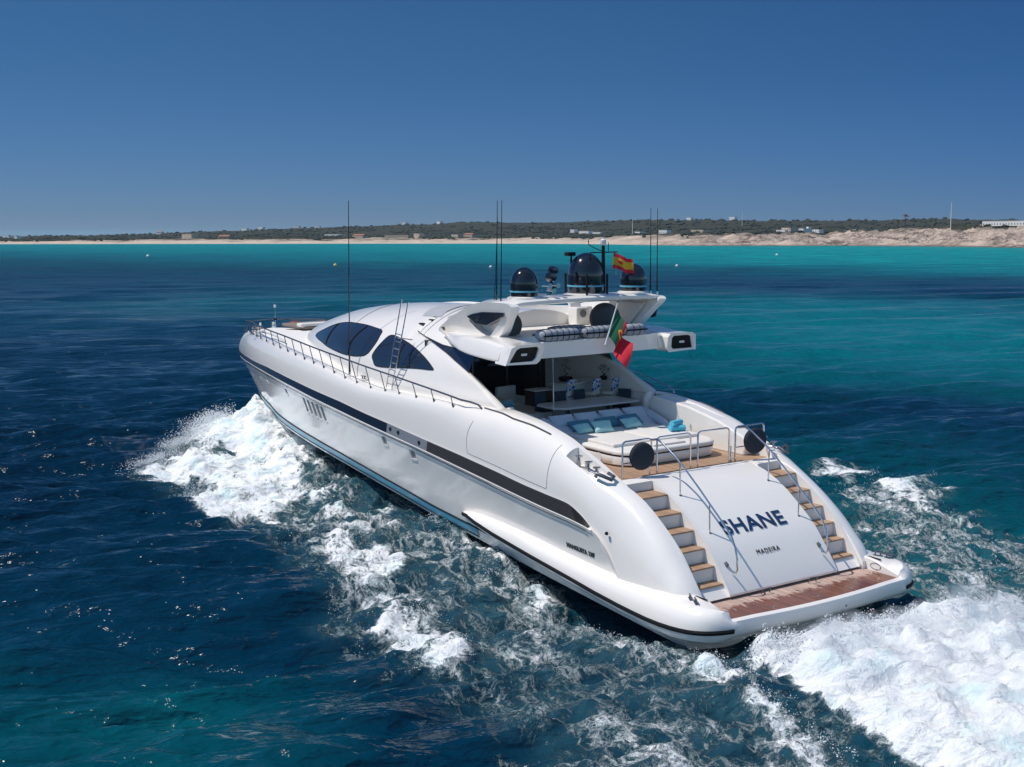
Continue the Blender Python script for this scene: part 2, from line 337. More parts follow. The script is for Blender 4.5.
for (a, b, zt, zb) in SQUARES: frame_box(a, b, zb, zt, -.055, .2, cut)
def rec_box(sy):
    # mooring recess cut into the top of the quarter: level floor, open aft
    return [(5.30, sy * 3.02, 3.30), (6.85, sy * 3.02, 3.42), (6.85, sy * 3.44, 3.42), (5.30, sy * 3.44, 3.30),
            (5.30, sy * 3.02, 4.6), (6.85, sy * 3.02, 4.6), (6.85, sy * 3.44, 4.6), (5.30, sy * 3.44, 4.6)]
cut.mirror()
F6 = [(0, 3, 2, 1), (4, 5, 6, 7), (0, 1, 5, 4), (1, 2, 6, 5), (2, 3, 7, 6), (3, 0, 4, 7)]
for sy in (1, -1): cut.add(rec_box(sy), F6)
cutter = cut.build('cutter', 'gelcoat', yacht, smooth=False)
bmod = hull.modifiers.new('cut', 'BOOLEAN'); bmod.operation = 'DIFFERENCE'; bmod.object = cutter; bmod.solver = 'EXACT'
bpy.context.view_layer.update()
_dg = bpy.context.evaluated_depsgraph_get(); _me = bpy.data.meshes.new_from_object(hull.evaluated_get(_dg))
hull.modifiers.clear(); hull.data = _me; bpy.data.objects.remove(cutter)
hull.data.polygons.foreach_set('use_smooth', [True] * len(hull.data.polygons)); hull.data.set_sharp_from_angle(angle=math.radians(28))

# ---- painted and fitted strips that follow the hull
def band(x0, x1, fa, fb, off, nx, mirror=True, nk=2, mb=None, mi=0):
    mb = mb or MB(); secs = []
    for i in range(nx + 1):
        x = x0 + (x1 - x0) * i / nx; a, b = fa(x), fb(x)
        secs.append([tuple(a * (1 - k / nk) + b * (k / nk) + np.array([0, off, 0])) for k in range(nk + 1)])
    mb.loft(secs, mi=mi)
    return mb
def lev(L, f):  # station curve of a level, as a function of the section parameter
    return lambda s: np.array(f(1.95 + (L - 1.95) * s))
def band_s(s0, s1, fa, fb, off, n, t0=0.0, t1=1.0):
    secs = []
    for i in range(n + 1):
        s = s0 + (s1 - s0) * i / n; a, b = fa(s), fb(s); e = np.array([0.012 if s > .97 else 0, off, 0])
        secs.append([tuple(a * (1 - t) + b * t + e) for t in (t0, (t0 + t1) / 2, t1)])
    return MB().loft(secs)
sL = lev(L_LEDGE, lvl_low); sU = lev(L_STRIPE, lvl_quarter)
S_ = lambda x: (x - 1.95) / (39.4 - 1.95)
band_s(S_(16.55), 1.0, sL, sU, .014, 160, .03, .97).twin().build('waistline_stripe', 'navy', hull)
band_s(S_(13.85), S_(16.55), sL, sU, .012, 30, .03, .97).twin().build('waistline_recess', 'recess', hull)
gr = MB()
gr.v, gr.f, gr.mi = (lambda b: (b.v, b.f, b.mi))(band_s(S_(5.42), S_(13.85), sL, sU, .010, 90, .03, .97))
for k in range(7):
    t = .12 + k * .127
    def at_(s, t=t): return sL(s) * (1 - t) + sU(s) * t
    p = []
    for i in range(71):
        s = S_(5.9 + .05 * k) + (S_(13.8) - S_(5.9 + .05 * k)) * i / 70; a = at_(s); p.append((a[0], a[1] + .028, a[2]))
    gr.tube(p, .007, 4, mi=1)
gr.twin().build('air_intake_grille', ['black', 'slat'], hull)
# projecting ledge under the stripe, with a thin dark joint
lg = []
for i in range(181):
    s = S_(5.3) + (1 - S_(5.3)) * i / 180; a = sL(s); w_ = .028 * min(1, (1 - s) * 30 + .2); lg.append([(a[0], a[1] - .03, a[2] + .015), (a[0], a[1] + w_, a[2] - .005), (a[0], a[1] + w_ * .6, a[2] - .05), (a[0], a[1] - .03, a[2] - .10)])
MB().loft(lg, closed=True, caps=(True, True)).twin().build('side_ledge', 'gelcoat', hull)
lj = [(sL(s)[0], sL(s)[1] + .004, sL(s)[2] - .10) for s in np.linspace(S_(5.5), .985, 150)]
MB().tube(lj, .010, 5).twin().build('ledge_joint', 'black', hull)
# boot stripe
def bs(s, dz, dy):
    a = lvl_chine(1.95 + (L_CHINE - 1.95) * s); return np.array([a[0], a[1] + dy, a[2] + dz])
MB().loft([[tuple(bs(s, .00, .012)), tuple(bs(s, -.08, -.005)), tuple(bs(s, -.15, -.02)), tuple(bs(s, -.23, -.05))] for s in np.linspace(.27, .97, 150)]).twin().build('boot_stripe', 'boot', hull)
MB().tube([tuple(bs(s, .02, .012)) for s in np.linspace(.255, .985, 150)], .026, 6).twin().build('boot_line', 'black', hull)
MB().tube([tuple(bs(s, -.25, -.055)) for s in np.linspace(.27, .97, 150)], .02, 6).twin().build('boot_line', 'black', hull)
# side openings: glass at the back of each recess and a bright sill
for (a, b, zt, zb) in SLATS:
    g = MB(); frame_box(a + .01, b - .01, zb + .01, zt - .01, -.075, -.042, g); w_o = g.twin().build('hull_window', 'recess', hull, smooth=False)
    g = MB(); frame_box(a - .02, b + .02, zb - .05, zb + .03, -.04, .022, g); g.twin().build('sill', 'white_lens', hull, smooth=False)
for (a, b, zt, zb) in SQUARES:
    g = MB(); frame_box(a + .01, b - .01, zb + .01, zt - .01, -.075, -.042, g); g.twin().build('hull_window', 'recess', hull, smooth=False)
    g = MB(); frame_box(a - .02, b + .02, zb - .05, zb + .02, -.04, .022, g); g.twin().build('sill', 'white_lens', hull, smooth=False)
for x, z in ((31.35, 3.12), (29.75, 3.16), (34.6, 3.0)):
    g = MB(); frame_box(x - .17, x + .17, z - .07, z + .07, -.02, .02, g); g.twin().build('porthole', 'white_lens', hull, bev=.015)
for x, t in ((16.3, .5), (15.75, .5), (14.35, .42)):
    c = sL(S_(x)) * (1 - t) + sU(S_(x)) * t
    MB().lathe([(.0, .03), (.055, .03), (.085, .015), (.09, -.01)], (c[0], c[1] + .01, c[2]), 16, 'Y').twin().build('fuel_cap', 'blackgloss', hull)
for x, z in ((4.72, 2.02),):
    MB().lathe([(.0, .03), (.04, .03), (.05, -.02)], (x, 3.70, z), 12, 'Y').twin().build('drain_fitting', 'black', hull)
# hatch seams on the quarter
def top_pt(x, i, off=.0):
    s = (x - 1.95) / (L_DECK - 1.95); p = hull_top_pts(1.95 + (L_STRIPE - 1.95) * s, x)
    k = min(int(i), NPHI - 1); a = np.array(p[max(k - 1, 0)]); b = np.array(p[k]); q = a + (b - a) * (i - k + 0.0) if k > 0 else b
    return np.array(q)
def on_top(x, i):
    p = hull_top_pts(1.95 + (L_STRIPE - 1.95) * (x - 1.95) / (L_DECK - 1.95), x); i0 = int(math.floor(i)); f = i - i0
    a = np.array(p[min(i0, NPHI - 1)]); b = np.array(p[min(i0 + 1, NPHI - 1)]); return a * (1 - f) + b * f
seam = MB()
P = [on_top(11.15 + .1 * math.sin(t * 3), 10.5 - 10.0 * t) for t in np.linspace(0, 1, 14)]
P += [on_top(x, .4) for x in np.linspace(10.9, 7.25, 26)]
P += [on_top(7.2, .4 + 14.0 * t) for t in np.linspace(0.03, 1, 18)]
seam.tube([(p[0], p[1] + .003, p[2] + .003) for p in P], .006, 4).twin().build('hatch_seam', 'steeldark', hull)
def on_y(x, y):
    p = np.array(hull_top_pts(1.95 + (L_STRIPE - 1.95) * (x - 1.95) / (L_DECK - 1.95), x)); o = np.argsort(p[:, 1]); return (x, y, float(np.interp(y, p[o, 1], p[o, 2])))
gv = [on_y(x, float(np.interp(x, [7.85, 9.6, 11.3], [3.24, 3.34, 3.26]))) for x in np.linspace(7.85, 11.25, 36)]
MB().tube([(p[0], p[1], p[2] + .008) for p in gv], .028, 6).twin().build('scupper_track', 'steeldark', hull)

# lettering: fonts turned into meshes
def text_mesh(txt, size, extrude, m, parent, name, fn, bold=0.0, sx=1.0, spacing=1.0):
    cu = bpy.data.curves.new(name, 'FONT'); cu.body = txt; cu.size = size; cu.extrude = extrude; cu.align_x = 'CENTER'; cu.align_y = 'CENTER'; cu.offset = bold; cu.space_character = spacing; cu.resolution_u = 4
    o = bpy.data.objects.new(name, cu); COL.objects.link(o); bpy.context.view_layer.update()
    me = bpy.data.meshes.new_from_object(o.evaluated_get(bpy.context.evaluated_depsgraph_get())); bpy.data.objects.remove(o)
    bm = bmesh.new(); bm.from_mesh(me)
    bmesh.ops.subdivide_edges(bm, edges=[e for e in bm.edges if e.calc_length() > .12], cuts=2)
    for v in bm.verts: v.co = Vector(fn(v.co.x * sx, v.co.y, v.co.z))
    bm.to_mesh(me); bm.free(); me.name = name; me.materials.clear(); me.materials.append(M[m])
    o = bpy.data.objects.new(name, me); COL.objects.link(o); o.parent = parent; return o
def side_text(u, v, w_):   # reads aft to bow... from port the bow is on the left, so text runs aft-wards
    x = 6.0 - u; z = 1.27 + v + (6.0 - x) * -.03; p = side_xz(x, z, .012 + w_); return (p[0], p[1], p[2])
text_mesh("MANGUSTA 130'", .175, .006, 'letter_black', hull, 'side_lettering', side_text, bold=.010, sx=.98)

# ---- sponson, platform pods and aft lip: one profile swept round the stern
PATH = [(12.2, 3.56), (12.0, 3.66), (11.6, 3.76), (11.0, 3.83), (10, 3.86), (9, 3.87), (8, 3.88), (7, 3.885), (6, 3.89), (5, 3.90), (4, 3.92), (3.4, 3.94), (2.8, 3.96), (2.3, 3.97), (1.9, 3.965), (1.6, 3.94), (1.35, 3.89), (1.15, 3.81), (.98, 3.70), (.85, 3.56), (.75, 3.40), (.68, 3.22), (.64, 3.06), (.615, 2.98), (.60, 2.75), (.575, 2.3), (.52, 1.8), (.47, 1.2), (.44, .6), (.43, 0)]
PATH = PATH + [(x, -y) for x, y in PATH[-2::-1]]
_pz = lambda q: (float(np.interp(q, [0, .2, .5, 1, 3, 5, 7, 9, 11, 14, 17, 20, 30, 40], [0] * 14)))
def sweep_cols():
    n = len(PATH); half = n // 2; secs = []
    # arc-length style tables by index of the port half
    zt_x = [12.2, 11.8, 11.2, 10.9, 9.3, 8.0, 6.7, 5.9, 4.8, 4.0, 3.2, 2.4, 1.9, 1.55, 1.25, 1.0, .82, .70, .61, .43]
    zt_z = [1.12, 1.19, 1.25, 1.27, 1.24, 1.16, 1.05, 1.0, .95, .94, .95, .96, .96, .95, .94, .92, .88, .82, .68, .66]
    zr_x = [12.2, 11.6, 10.1, 8.1, 6.2, 4.9, 3.85, 2.9, 2.2, 1.4, .8, .63, .43]
    zr_z = [1.08, 1.13, .93, .72, .54, .41, .34, .31, .32, .37, .42, .43, .43]
    zb_x = [12.2, 11.4, 10, 8, 6, 4, 3, 2, 1, .6, .43]; zb_z = [1.04, .92, .68, .48, .28, .10, .05, .04, .12, .20, .22]
    zi_x = zt_x[::-1]; zi_z = zt_z[::-1]
    for i, (x, y) in enumerate(PATH):
        zt = float(np.interp(x, zi_x, zi_z)); zr = float(np.interp(x, zr_x[::-1], zr_z[::-1])); zb = float(np.interp(x, zb_x[::-1], zb_z[::-1]))
        aft = float(np.clip((3.10 - abs(y)) / .10, 0, 1)) if x < 1.5 else 0.0      # 1 on the aft lip
        s_ = 1 if y > 0 else -1
        if x > 3: I = (x, s_ * (abs(y) - .6))
        elif aft >= 1: I = (x + .22, y)
        else: I = (max(x, .86) * (1 - aft) + (x + .22) * aft, s_ * 3.0 * (1 - aft) + y * aft)
        dx, dy = I[0] - x, I[1] - y; win = math.hypot(dx, dy); nx, ny = dx / win, dy / win
        if aft > 0: zt = .66 * aft + zt * (1 - aft)
        fl = float(np.interp(x, [11, 12.2], [1, .15]))
        bulge = min(.36 * fl * (1 - aft) + .05 * aft, win * .8)
        zi = .50 if x < 3.0 else zt - .1
        zin = min(zt, float(np.interp(x, [.6, .82, 1.7], [.665, .72, zt]))) if x < 3 and aft < 1 else zt
        P = [(win, zi), (win, zin - .03), (win - .03 * min(1, win), zin), (bulge + .03, zt - .01 * (1 - aft)), (bulge * .62, zt - .055 * (1 - aft) - .008), (bulge * .25, zt - (zt - zr) * .30), (bulge * .05, zt - (zt - zr) * .58), (0, zr + .04), (.0, zr - .05), (.02, zr - (zr - zb) * .45), (.07, zb + .05), (.16, zb), (.9 if x > 1 else .5, zb - .08)]
        secs.append([(x + nx * d, y + ny * d, z) for d, z in P])
    return secs
SW = sweep_cols()
plat = MB().loft(SW, caps=(True, True)).build('swim_platform', 'gelcoat', yacht, ang=32)
rub_i = [i for i, (x, y) in enumerate(PATH) if y > 3.05 and x < 12.1]
for sgn in (1, -1):
    MB().loft([[(PATH[i][0] - (.012 if PATH[i][0] < 1.3 else 0), sgn * (PATH[i][1] + .012), SW[i][7][2] + .012), (PATH[i][0] - (.03 if PATH[i][0] < 1.3 else 0), sgn * (PATH[i][1] + .03), SW[i][7][2] - .04), (PATH[i][0] - (.012 if PATH[i][0] < 1.3 else 0), sgn * (PATH[i][1] + .012), SW[i][8][2] - .012), (PATH[i][0], sgn * (PATH[i][1] - .03), SW[i][8][2] - .0), (PATH[i][0], sgn * (PATH[i][1] - .03), SW[i][7][2])] for i in rub_i], closed=True, caps=(True, True)).build('rub_strip', 'black', plat)
# teak well
tk = [(2.35, 2.99), (.86, 2.99), (.83, 2.6), (.79, 2.2), (.73, 1.5), (.68, .8), (.665, 0)]; tk = tk + [(x, -y) for x, y in tk[-2::-1]]
MB().prism(tk, lambda p, s_: (p[0], p[1], .605 if s_ == 0 else .635)).build('teak_deck', 'teak_wet', plat, smooth=False)
MB().box((1.9, 0, .36), (2.2, 5.9, .4)).build('platform_base', 'gelcoat', plat, smooth=False)
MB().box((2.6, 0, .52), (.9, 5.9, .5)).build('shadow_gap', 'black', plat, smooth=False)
# cleats on the pods, fairleads, aft face fittings
def cleat_mb(L=.36):
    c = MB(); c.tube([(-L / 2, 0, .085), (-L * .3, 0, .10), (0, 0, .095), (L * .3, 0, .10), (L / 2, 0, .085)], [.012, .018, .02, .018, .012], 8)
    for d in (-.07, .07): c.tube([(d, 0, 0), (d, 0, .09)], [.026, .016], 8)
    c.box((0, 0, .006), (.26, .07, .012)); return c
def fixed(mb, name, m, parent, loc, rz=0, ry=0, rx=0, **k):
    o = mb.build(name, m, parent, **k); o.matrix_parent_inverse = Matrix.Identity(4); o.location = loc; o.rotation_euler = (rx, ry, rz); return o
for sgn in (1, -1):
    for k, dx in enumerate((0, .34)):
        fixed(cleat_mb(.34), 'cleat', 'steeldark', plat, (1.55 + dx * .9, sgn * (3.46 - .10 * k), .955), rz=-sgn * .55)
    fixed(MB().box((0, 0, 0), (.42, .05, .02)), 'vent_slot', 'black', plat, (1.75, sgn * 3.10, .955))
    ov = MB(); ov.lathe([(0, .0), (.11, .0), (.13, .02), (.15, 0)], (0, 0, 0), 20, 'Y')
    o = fixed(ov, 'mooring_hole', 'black', plat, (1.62, sgn * 3.005, .77)); o.scale = (1.35, .6, .62)
    ri = MB(); ri.tube([(.17 * math.cos(a), 0, .085 * math.sin(a)) for a in np.linspace(0, 2 * math.pi, 24)], .014, 6)
    fixed(ri, 'hole_rim', 'steel', plat, (1.62, sgn * 3.0, .77))
for y in (.35, -.55):
    fixed(MB().lathe([(0, -.012), (.03, -.012), (.035, 0)], (0, 0, 0), 12, 'X'), 'ring_fitting', 'steeldark', plat, (.45, y, .44))
fixed(MB().box((0, 0, 0), (.012, .75, .012)), 'ladder_slot', 'steeldark', plat, (.452, -.12, .36))
for y in (1.45, -.1, -1.35): fixed(MB().lathe([(.0, .012), (.03, .01), (.035, 0)], (0, 0, 0), 12), 'deck_filler', 'steel', plat, (.95, y, .636))

# ---- transom door panel and stairs
TX = [(5.52, 3.155), (5.38, 3.15), (5.1, 3.11), (4.7, 3.01), (4.27, 2.835), (3.9, 2.63), (3.5, 2.36), (3.1, 2.06), (2.8, 1.80), (2.59, 1.56), (2.4, 1.33), (2.2, 1.07), (2.06, .87), (1.99, .76), (2.0, .70)]
def txz(z): return float(np.interp(z, [q[1] for q in TX[::-1]][1:], [q[0] for q in TX[::-1]][1:]))
tsec = []
for (x, z) in TX: tsec.append([(x, y, z) for y in np.linspace(-1.87, 1.87, 13)])
back = [(x + .25, y, z - .12) for (x, z) in TX[-1:] for y in np.linspace(-1.87, 1.87, 13)]
tp = MB(); tp.loft(tsec + [[(2.5, y, .68) for y in np.linspace(-1.87, 1.87, 13)]])
transom = tp.build('transom_door', 'gelcoat', yacht, ang=40)
for sgn in (1, -1):   # side cheeks of the stair wells
    for y0, y1 in ((1.87, 1.93), (2.80, 2.88)):
        MB().prism([(x, z) for x, z in TX] + [(2.6, .68), (5.7, .68), (5.7, 3.1)], lambda p, s_, a=y0, b=y1, g=sgn: (p[0], g * (a if s_ == 0 else b), p[1] - .004)).build('stair_cheek', 'gelcoat', transom, ang=40)
FR = [(5.02, 3.13), (4.40, 2.88), (3.86, 2.50), (3.37, 2.13), (2.95, 1.75), (2.58, 1.37), (2.26, .99)]
for sgn in (1, -1):
    st = bpy.data.objects.new('staircase', None); COL.objects.link(st); st.parent = yacht
    for k in range(1, 7):
        fx, fz = FR[k]; bx = FR[k - 1][0] + .02
        b = MB(); b.box(((fx + bx + .3) / 2 + .01, sgn * 2.365, fz - .20), (bx + .3 - fx, .868, .33)); b.build('step_riser', 'gelcoat_matt', st, smooth=False)
        # white lip drops from the tread front to the next riser
        t = MB(); t.box(((fx + bx) / 2 - .02, sgn * 2.365, fz - .012), (bx - fx + .02, .84, .045), bev=.012); t.build('stair_tread', 'teak', st)
    b = MB(); b.prism([(2.26, .96), (2.0, .70), (3.2, .70), (3.2, .96)], lambda p, s_, g=sgn: (p[0] + .02, g * (1.92 if s_ == 0 else 2.81), p[1])); b.build('stair_foot', 'gelcoat', st, smooth=False)
    b = MB(); b.box((5.27, sgn * 2.365, 3.02), (.50, .868, .235)); b.build('stair_landing', 'gelcoat_matt', st, smooth=False)
nrm = lambda z: None
def on_transom(y, s_, h):  # s_ = distance measured down the slope from z=3.1, returns a point h above it
    d = 0
    for i in range(len(TX) - 1):
        (x0, z0), (x1, z1) = TX[i], TX[i + 1]; l = math.hypot(x1 - x0, z1 - z0)
        if d + l >= s_ or i == len(TX) - 2:
            t = (s_ - d) / l; nx, nz = -(z0 - z1) / l, (x0 - x1) / l
            return (x0 + (x1 - x0) * t + nx * h, y, z0 + (z1 - z0) * t + nz * h)
        d += l
def name_fn(yc, sc):
    return lambda u, v, w_: on_transom(yc - u, sc - v, .004 + w_ + .01)
text_mesh('SHANE', .64, .012, 'letter_navy', transom, 'name_lettering', name_fn(.05, 2.66), bold=.012, sx=1.06, spacing=1.07)
text_mesh('MADEIRA', .185, .006, 'letter_black', transom, 'port_lettering', name_fn(.10, 3.50), bold=-.002, sx=.98, spacing=1.12)

# ---- aft deck and cockpit sole
sole = MB(); sole.prism([(5.52, 2.88), (10.9, 2.9), (10.9, -2.9), (5.52, -2.88)][::-1], lambda p, s_: (p[0], p[1], 3.05 if s_ == 0 else 3.135)).build('aft_deck', 'teak', yacht, smooth=False)
MB().box((13.7, 0, 3.3), (5.7, 5.7, .4)).build('cockpit_floor', 'teak', yacht, smooth=False)
MB().box((5.53, 0, 3.165), (.05, 3.7, .012)).build('deck_trim', 'walnut', yacht, smooth=False)
# side decks and foredeck sheet with a crown
fd = []
for x in np.concatenate([np.arange(10.3, 37.9, .4), [38.0, 38.2]]):
    yt = max(yTop(min(x, 38.1)) + .06, .02); z = float(_zD(x)) - .035; cr = float(np.interp(x, [22, 30, 36, 38.2], [.02, .28, .12, .02]))
    inner = float(np.interp(x, [10.3, 11.6, 16.8, 17.4], [2.3 if False else 2.72, 2.72, 2.72, 0]))
    fd.append([(x, y, z + cr * (1 - (y / yt) ** 2)) for y in np.linspace(yt, inner, 9)])
MB().loft(fd).mirror().build('foredeck', 'gelcoat_matt', yacht, merge=.001)

# ---- deckhouse
def arc_y(x, z, off=0.0):
    """outer face of the deckhouse at height z, pushed out along its normal in the cross-section"""
    y = ysup(x, z)
    if off:
        y1, y2 = ysup(x, z - .03), ysup(x, z + .03); ny, nz = .06, (y1 - y2); l = math.hypot(ny, nz); return y + off * ny / l, z + off * nz / l
    return y, z
def dh_section(x, z0, n=26):
    h = float(_h(x)); b = hb(x); w_ = float(_w(x)); t0 = min(.98, max(0, (z0 - b) / (h - b))); a0 = math.asin(t0 ** (2.3 / 2)); pts = []
    for i in range(n + 1):
        a = a0 + (math.pi / 2 - a0) * i / n
        t = math.sin(a) ** (2 / 2.3); pts.append((x, w_ * (math.cos(a) ** 2) ** (1 / 1.9) if i < n else 0.0, b + (h - b) * t))
    return pts
def z_under(x): return float(np.interp(x, [13.2, 13.9, 14.9, 16.4, 17.0, 17.3], [5.95, 5.96, 5.98, 6.15, 6.24, 4.2]))
secs = []
for x in [13.2, 13.6, 14, 14.5, 15, 15.5, 16, 16.4, 16.8, 17.0, 17.3] + list(np.arange(17.7, 30.2, .35)) + [30.25, 30.38]:
    q = dh_section(x, max(z_under(x), hb(x))); secs.append(q + [(a, -b, c) for a, b, c in q[-2::-1]])
house = MB().loft(secs, closed=True, caps=(True, True)).build('deckhouse', 'gelcoat', yacht, ang=40, merge=.0005)
# side buttress walls aft of the deckhouse, falling to the deck
ZT = [(10.7, 4.38), (10.88, 4.49), (11.56, 4.77), (12.23, 5.06), (12.71, 5.22), (13.6, 5.47), (14.61, 5.73), (16.27, 6.05), (17.6, 6.26)]
_zt = sm(ZT, .2)
for sgn in (1, -1):
    secs = []
    for x in np.arange(10.72, 17.61, .23):
        zt = float(_zt(x)); b = hb(x) - .1; Y = []
        bul = lambda z: .10 * math.exp(-((z - (b + .32)) / .2) ** 2) * np.interp(x, [10.7, 12, 16], [1, 1, 1])
        for t in np.linspace(0, 1, 9):
            z = b + (zt - b) * t; Y.append((x, sgn * (ysup(x, z) + float(bul(z))), z))
        inn = .22; Y += [(x, sgn * (ysup(x, zt) - .03), zt + .035), (x, sgn * (ysup(x, zt) - inn * .7), zt + .03), (x, sgn * (ysup(x, zt) - inn), zt - .02)]
        Y += [(x, sgn * (ysup(x, zt) - inn - .02), max(3.2, b + (zt - b) * t)) for t in (.6, .3, 0)] + [(x, sgn * (ysup(x, zt) - inn - .02), 3.2)]
        secs.append(Y)
    MB().loft(secs, closed=True, caps=(True, True)).build('side_buttress', 'gelcoat', yacht, ang=40)
# rounded end post of the starboard and port cockpit walls
for sgn in (1, -1):
    MB().tube([(10.75, sgn * 2.72, 3.12), (10.75, sgn * 2.72, 4.3), (10.8, sgn * 2.72, 4.42)], [.24, .24, .16], 18).build('wall_end_post', 'gelcoat', yacht)
# glazed slit between buttress and roof
def patch(outline, off, name, m, parent, rings=7, th=.0):
    """sheet with the given (x,z) outline laid on the deckhouse side"""
    cx = sum(p[0] for p in outline) / len(outline); cz = sum(p[1] for p in outline) / len(outline); n = len(outline); mb = MB()
    for sg in (1,):
        vs = []; fs = []
        for r in range(rings + 1):
            k = 1 - r / rings * .999
            for (x, z) in outline:
                X, Z = cx + (x - cx) * k, cz + (z - cz) * k; y, zz = arc_y(X, Z, off + (th * (1 if r else 0))); vs.append((X, sg * y, zz))
        for r in range(rings):
            for i in range(n): fs.append((r * n + i, r * n + (i + 1) % n, (r + 1) * n + (i + 1) % n, (r + 1) * n + i))
        fs.append(tuple(rings * n + i for i in range(n))); mb.add(vs, fs)
    return mb.twin().build(name, m, parent, ang=60)
def smooth_poly(P, sub=5):
    n = len(P); out = []
    for i in range(n):
        p0, p1, p2, p3 = [np.array(P[(i + k - 1) % n], float) for k in range(4)]
        for t in np.arange(sub) / sub:
            out.append(tuple(.5 * ((2 * p1) + (-p0 + p2) * t + (2 * p0 - 5 * p1 + 4 * p2 - p3) * t * t + (-p0 + 3 * p1 - 3 * p2 + p3) * t ** 3)))
    return out
WIN1 = [(26.12, 5.4), (25.27, 5.71), (24.17, 5.99), (23.13, 6.12), (22.26, 6.16), (21.23, 6.17), (20.34, 6.14), (19.62, 6.09), (19.47, 5.92), (19.45, 5.68), (19.63, 5.39), (19.84, 5.25), (20.1, 5.18), (20.73, 5.11), (21.77, 5.09), (23.39, 5.16), (24.57, 5.26)]
WIN2 = [(18.72, 5.99), (19.01, 5.76), (19.26, 5.42), (19.32, 5.24), (19.14, 5.08), (18.88, 4.95), (17.97, 4.98), (17.08, 5.06), (15.87, 5.15), (15.0, 5.19), (14.93, 5.25), (15.65, 5.52), (16.79, 5.8), (17.98, 5.96)]
w1 = patch(smooth_poly(WIN1), .010, 'side_window', 'glass', house); w2 = patch(smooth_poly(WIN2), .016, 'side_window', 'glass', house)
def loop_tube(outline, off, r, name, m, parent):
    mb = MB()
    for sg in (1,):
        P = []
        for (x, z) in outline + outline[:1]:
            y, zz = arc_y(x, z, off); P.append((x, sg * y, zz))
        mb.tube(P, r, 6)
    return mb.twin().build(name, m, parent)
loop_tube(smooth_poly(WIN1), .008, .016, 'window_seal', 'black', w1); loop_tube(smooth_poly(WIN2), .014, .016, 'window_seal', 'black', w2)
def mull(xt, zt, xb, zb, bow, parent):
    mb = MB()
    for sg in (1,):
        P = []
        for t in np.linspace(0, 1, 12):
            x = xt + (xb - xt) * t + bow * math.sin(math.pi * t); z = zt + (zb - zt) * t; y, zz = arc_y(x, z, .02); P.append((x, sg * y, zz))
        mb.tube(P, .022, 6)
    mb.twin().build('window_joint', 'black', parent)
mull(24.0, 6.0, 24.0, 5.25, .05, w1); mull(21.0, 6.13, 21.35, 5.14, .25, w1); mull(17.35, 5.82, 17.2, 5.1, .1, w2); mull(16.6, 5.7, 16.45, 5.15, .08, w2)
SLIT = [(18.0, 6.30), (17.2, 6.23), (16.42, 6.14), (14.91, 5.97), (13.89, 5.79), (12.85, 5.57), (12.75, 5.25), (13.6, 5.49), (14.61, 5.75), (16.27, 6.07), (17.2, 6.19)]
sl = MB()
for sg in (1,):
    up = [(18.0, 6.31), (17.2, 6.25), (16.42, 6.17), (14.91, 6.03), (13.89, 5.93), (12.9, 5.86)]; lo = [(18.0, 6.29), (17.2, 6.17), (16.42, 6.06), (14.91, 5.78), (13.89, 5.54), (12.85, 5.24)]
    sl.loft([[(a[0], sg * (ysup(a[0], a[1]) - .05), a[1]), (b[0], sg * (ysup(b[0], b[1]) - .05), b[1])] for a, b in zip(up, lo)])
sl.twin().build('quarter_glass', 'glass', house)
# roof seams, sunroof, hatches
def over(x, a0=0.0, a1=math.pi / 2, off=.004):
    return [(p[0], p[1], p[2] + off) for p in dh_section(x, 6.15)]
for xx in (22.2, 16.9, 16.55):
    q = over(xx); MB().tube(q + [(a, -b, c) for a, b, c in q[-2::-1]], .010, 4).build('roof_seam', 'steeldark', house)
def roof_z(x, y):
    w_ = float(_w(x)); h = float(_h(x)); b = hb(x); return b + (h - b) * (1 - min(1, abs(y) / w_) ** 1.9) ** (1 / 2.3)
def roof_sheet(x0, x1, y0, y1, off, name, m, parent, curve=0.0):
    return MB().loft([[(x + curve * (1 - ((y - (y0 + y1) / 2) / ((y1 - y0) / 2)) ** 2), y, roof_z(x, y) + off) for y in np.linspace(y0, y1, 17)] for x in np.linspace(x0, x1, 9)]).build(name, m, parent)
roof_sheet(16.7, 18.0, .25, 1.55, .012, 'sunroof_panel', 'shade_panel', house, .3)
MB().tube([(x, -1.35 - .0 * x, roof_z(x, 1.35) + .03 + .10 * math.sin(math.pi * min(1, max(0, (x - 15.2) / 9.5)))) for x in np.linspace(15.2, 24.7, 30)], [.03 + .09 * math.sin(math.pi * k / 29) ** .5 for k in range(30)], 10).build('roof_coaming', 'gelcoat', house)
for (x, y) in ((17.35, 1.95), (17.0, 1.75)): MB().box((x, y, roof_z(x, y) + .02), (.24, .14, .04), bev=.015).build('roof_hatch', 'black', house)
# aft glass bulkhead of the saloon
bk = MB(); bk.box((16.0, 0, 4.75), (.05, 5.2, 2.6)); bulk = bk.build('saloon_bulkhead', 'glass', yacht, smooth=False)
for y in (-2.0, -.6, .8, 2.1): MB().box((15.95, y, 4.75), (.06, .06, 2.55)).build('door_frame', 'steeldark', bulk, smooth=False)
MB().box((15.93, .4, 3.56), (.12, 5.0, .1)).build('door_sill', 'panel_grey', bulk, smooth=False)
MB().tube([(11.6, .5, 3.5), (11.6, .5, 6.1)], .022, 10).build('roof_post', 'steel', yacht)
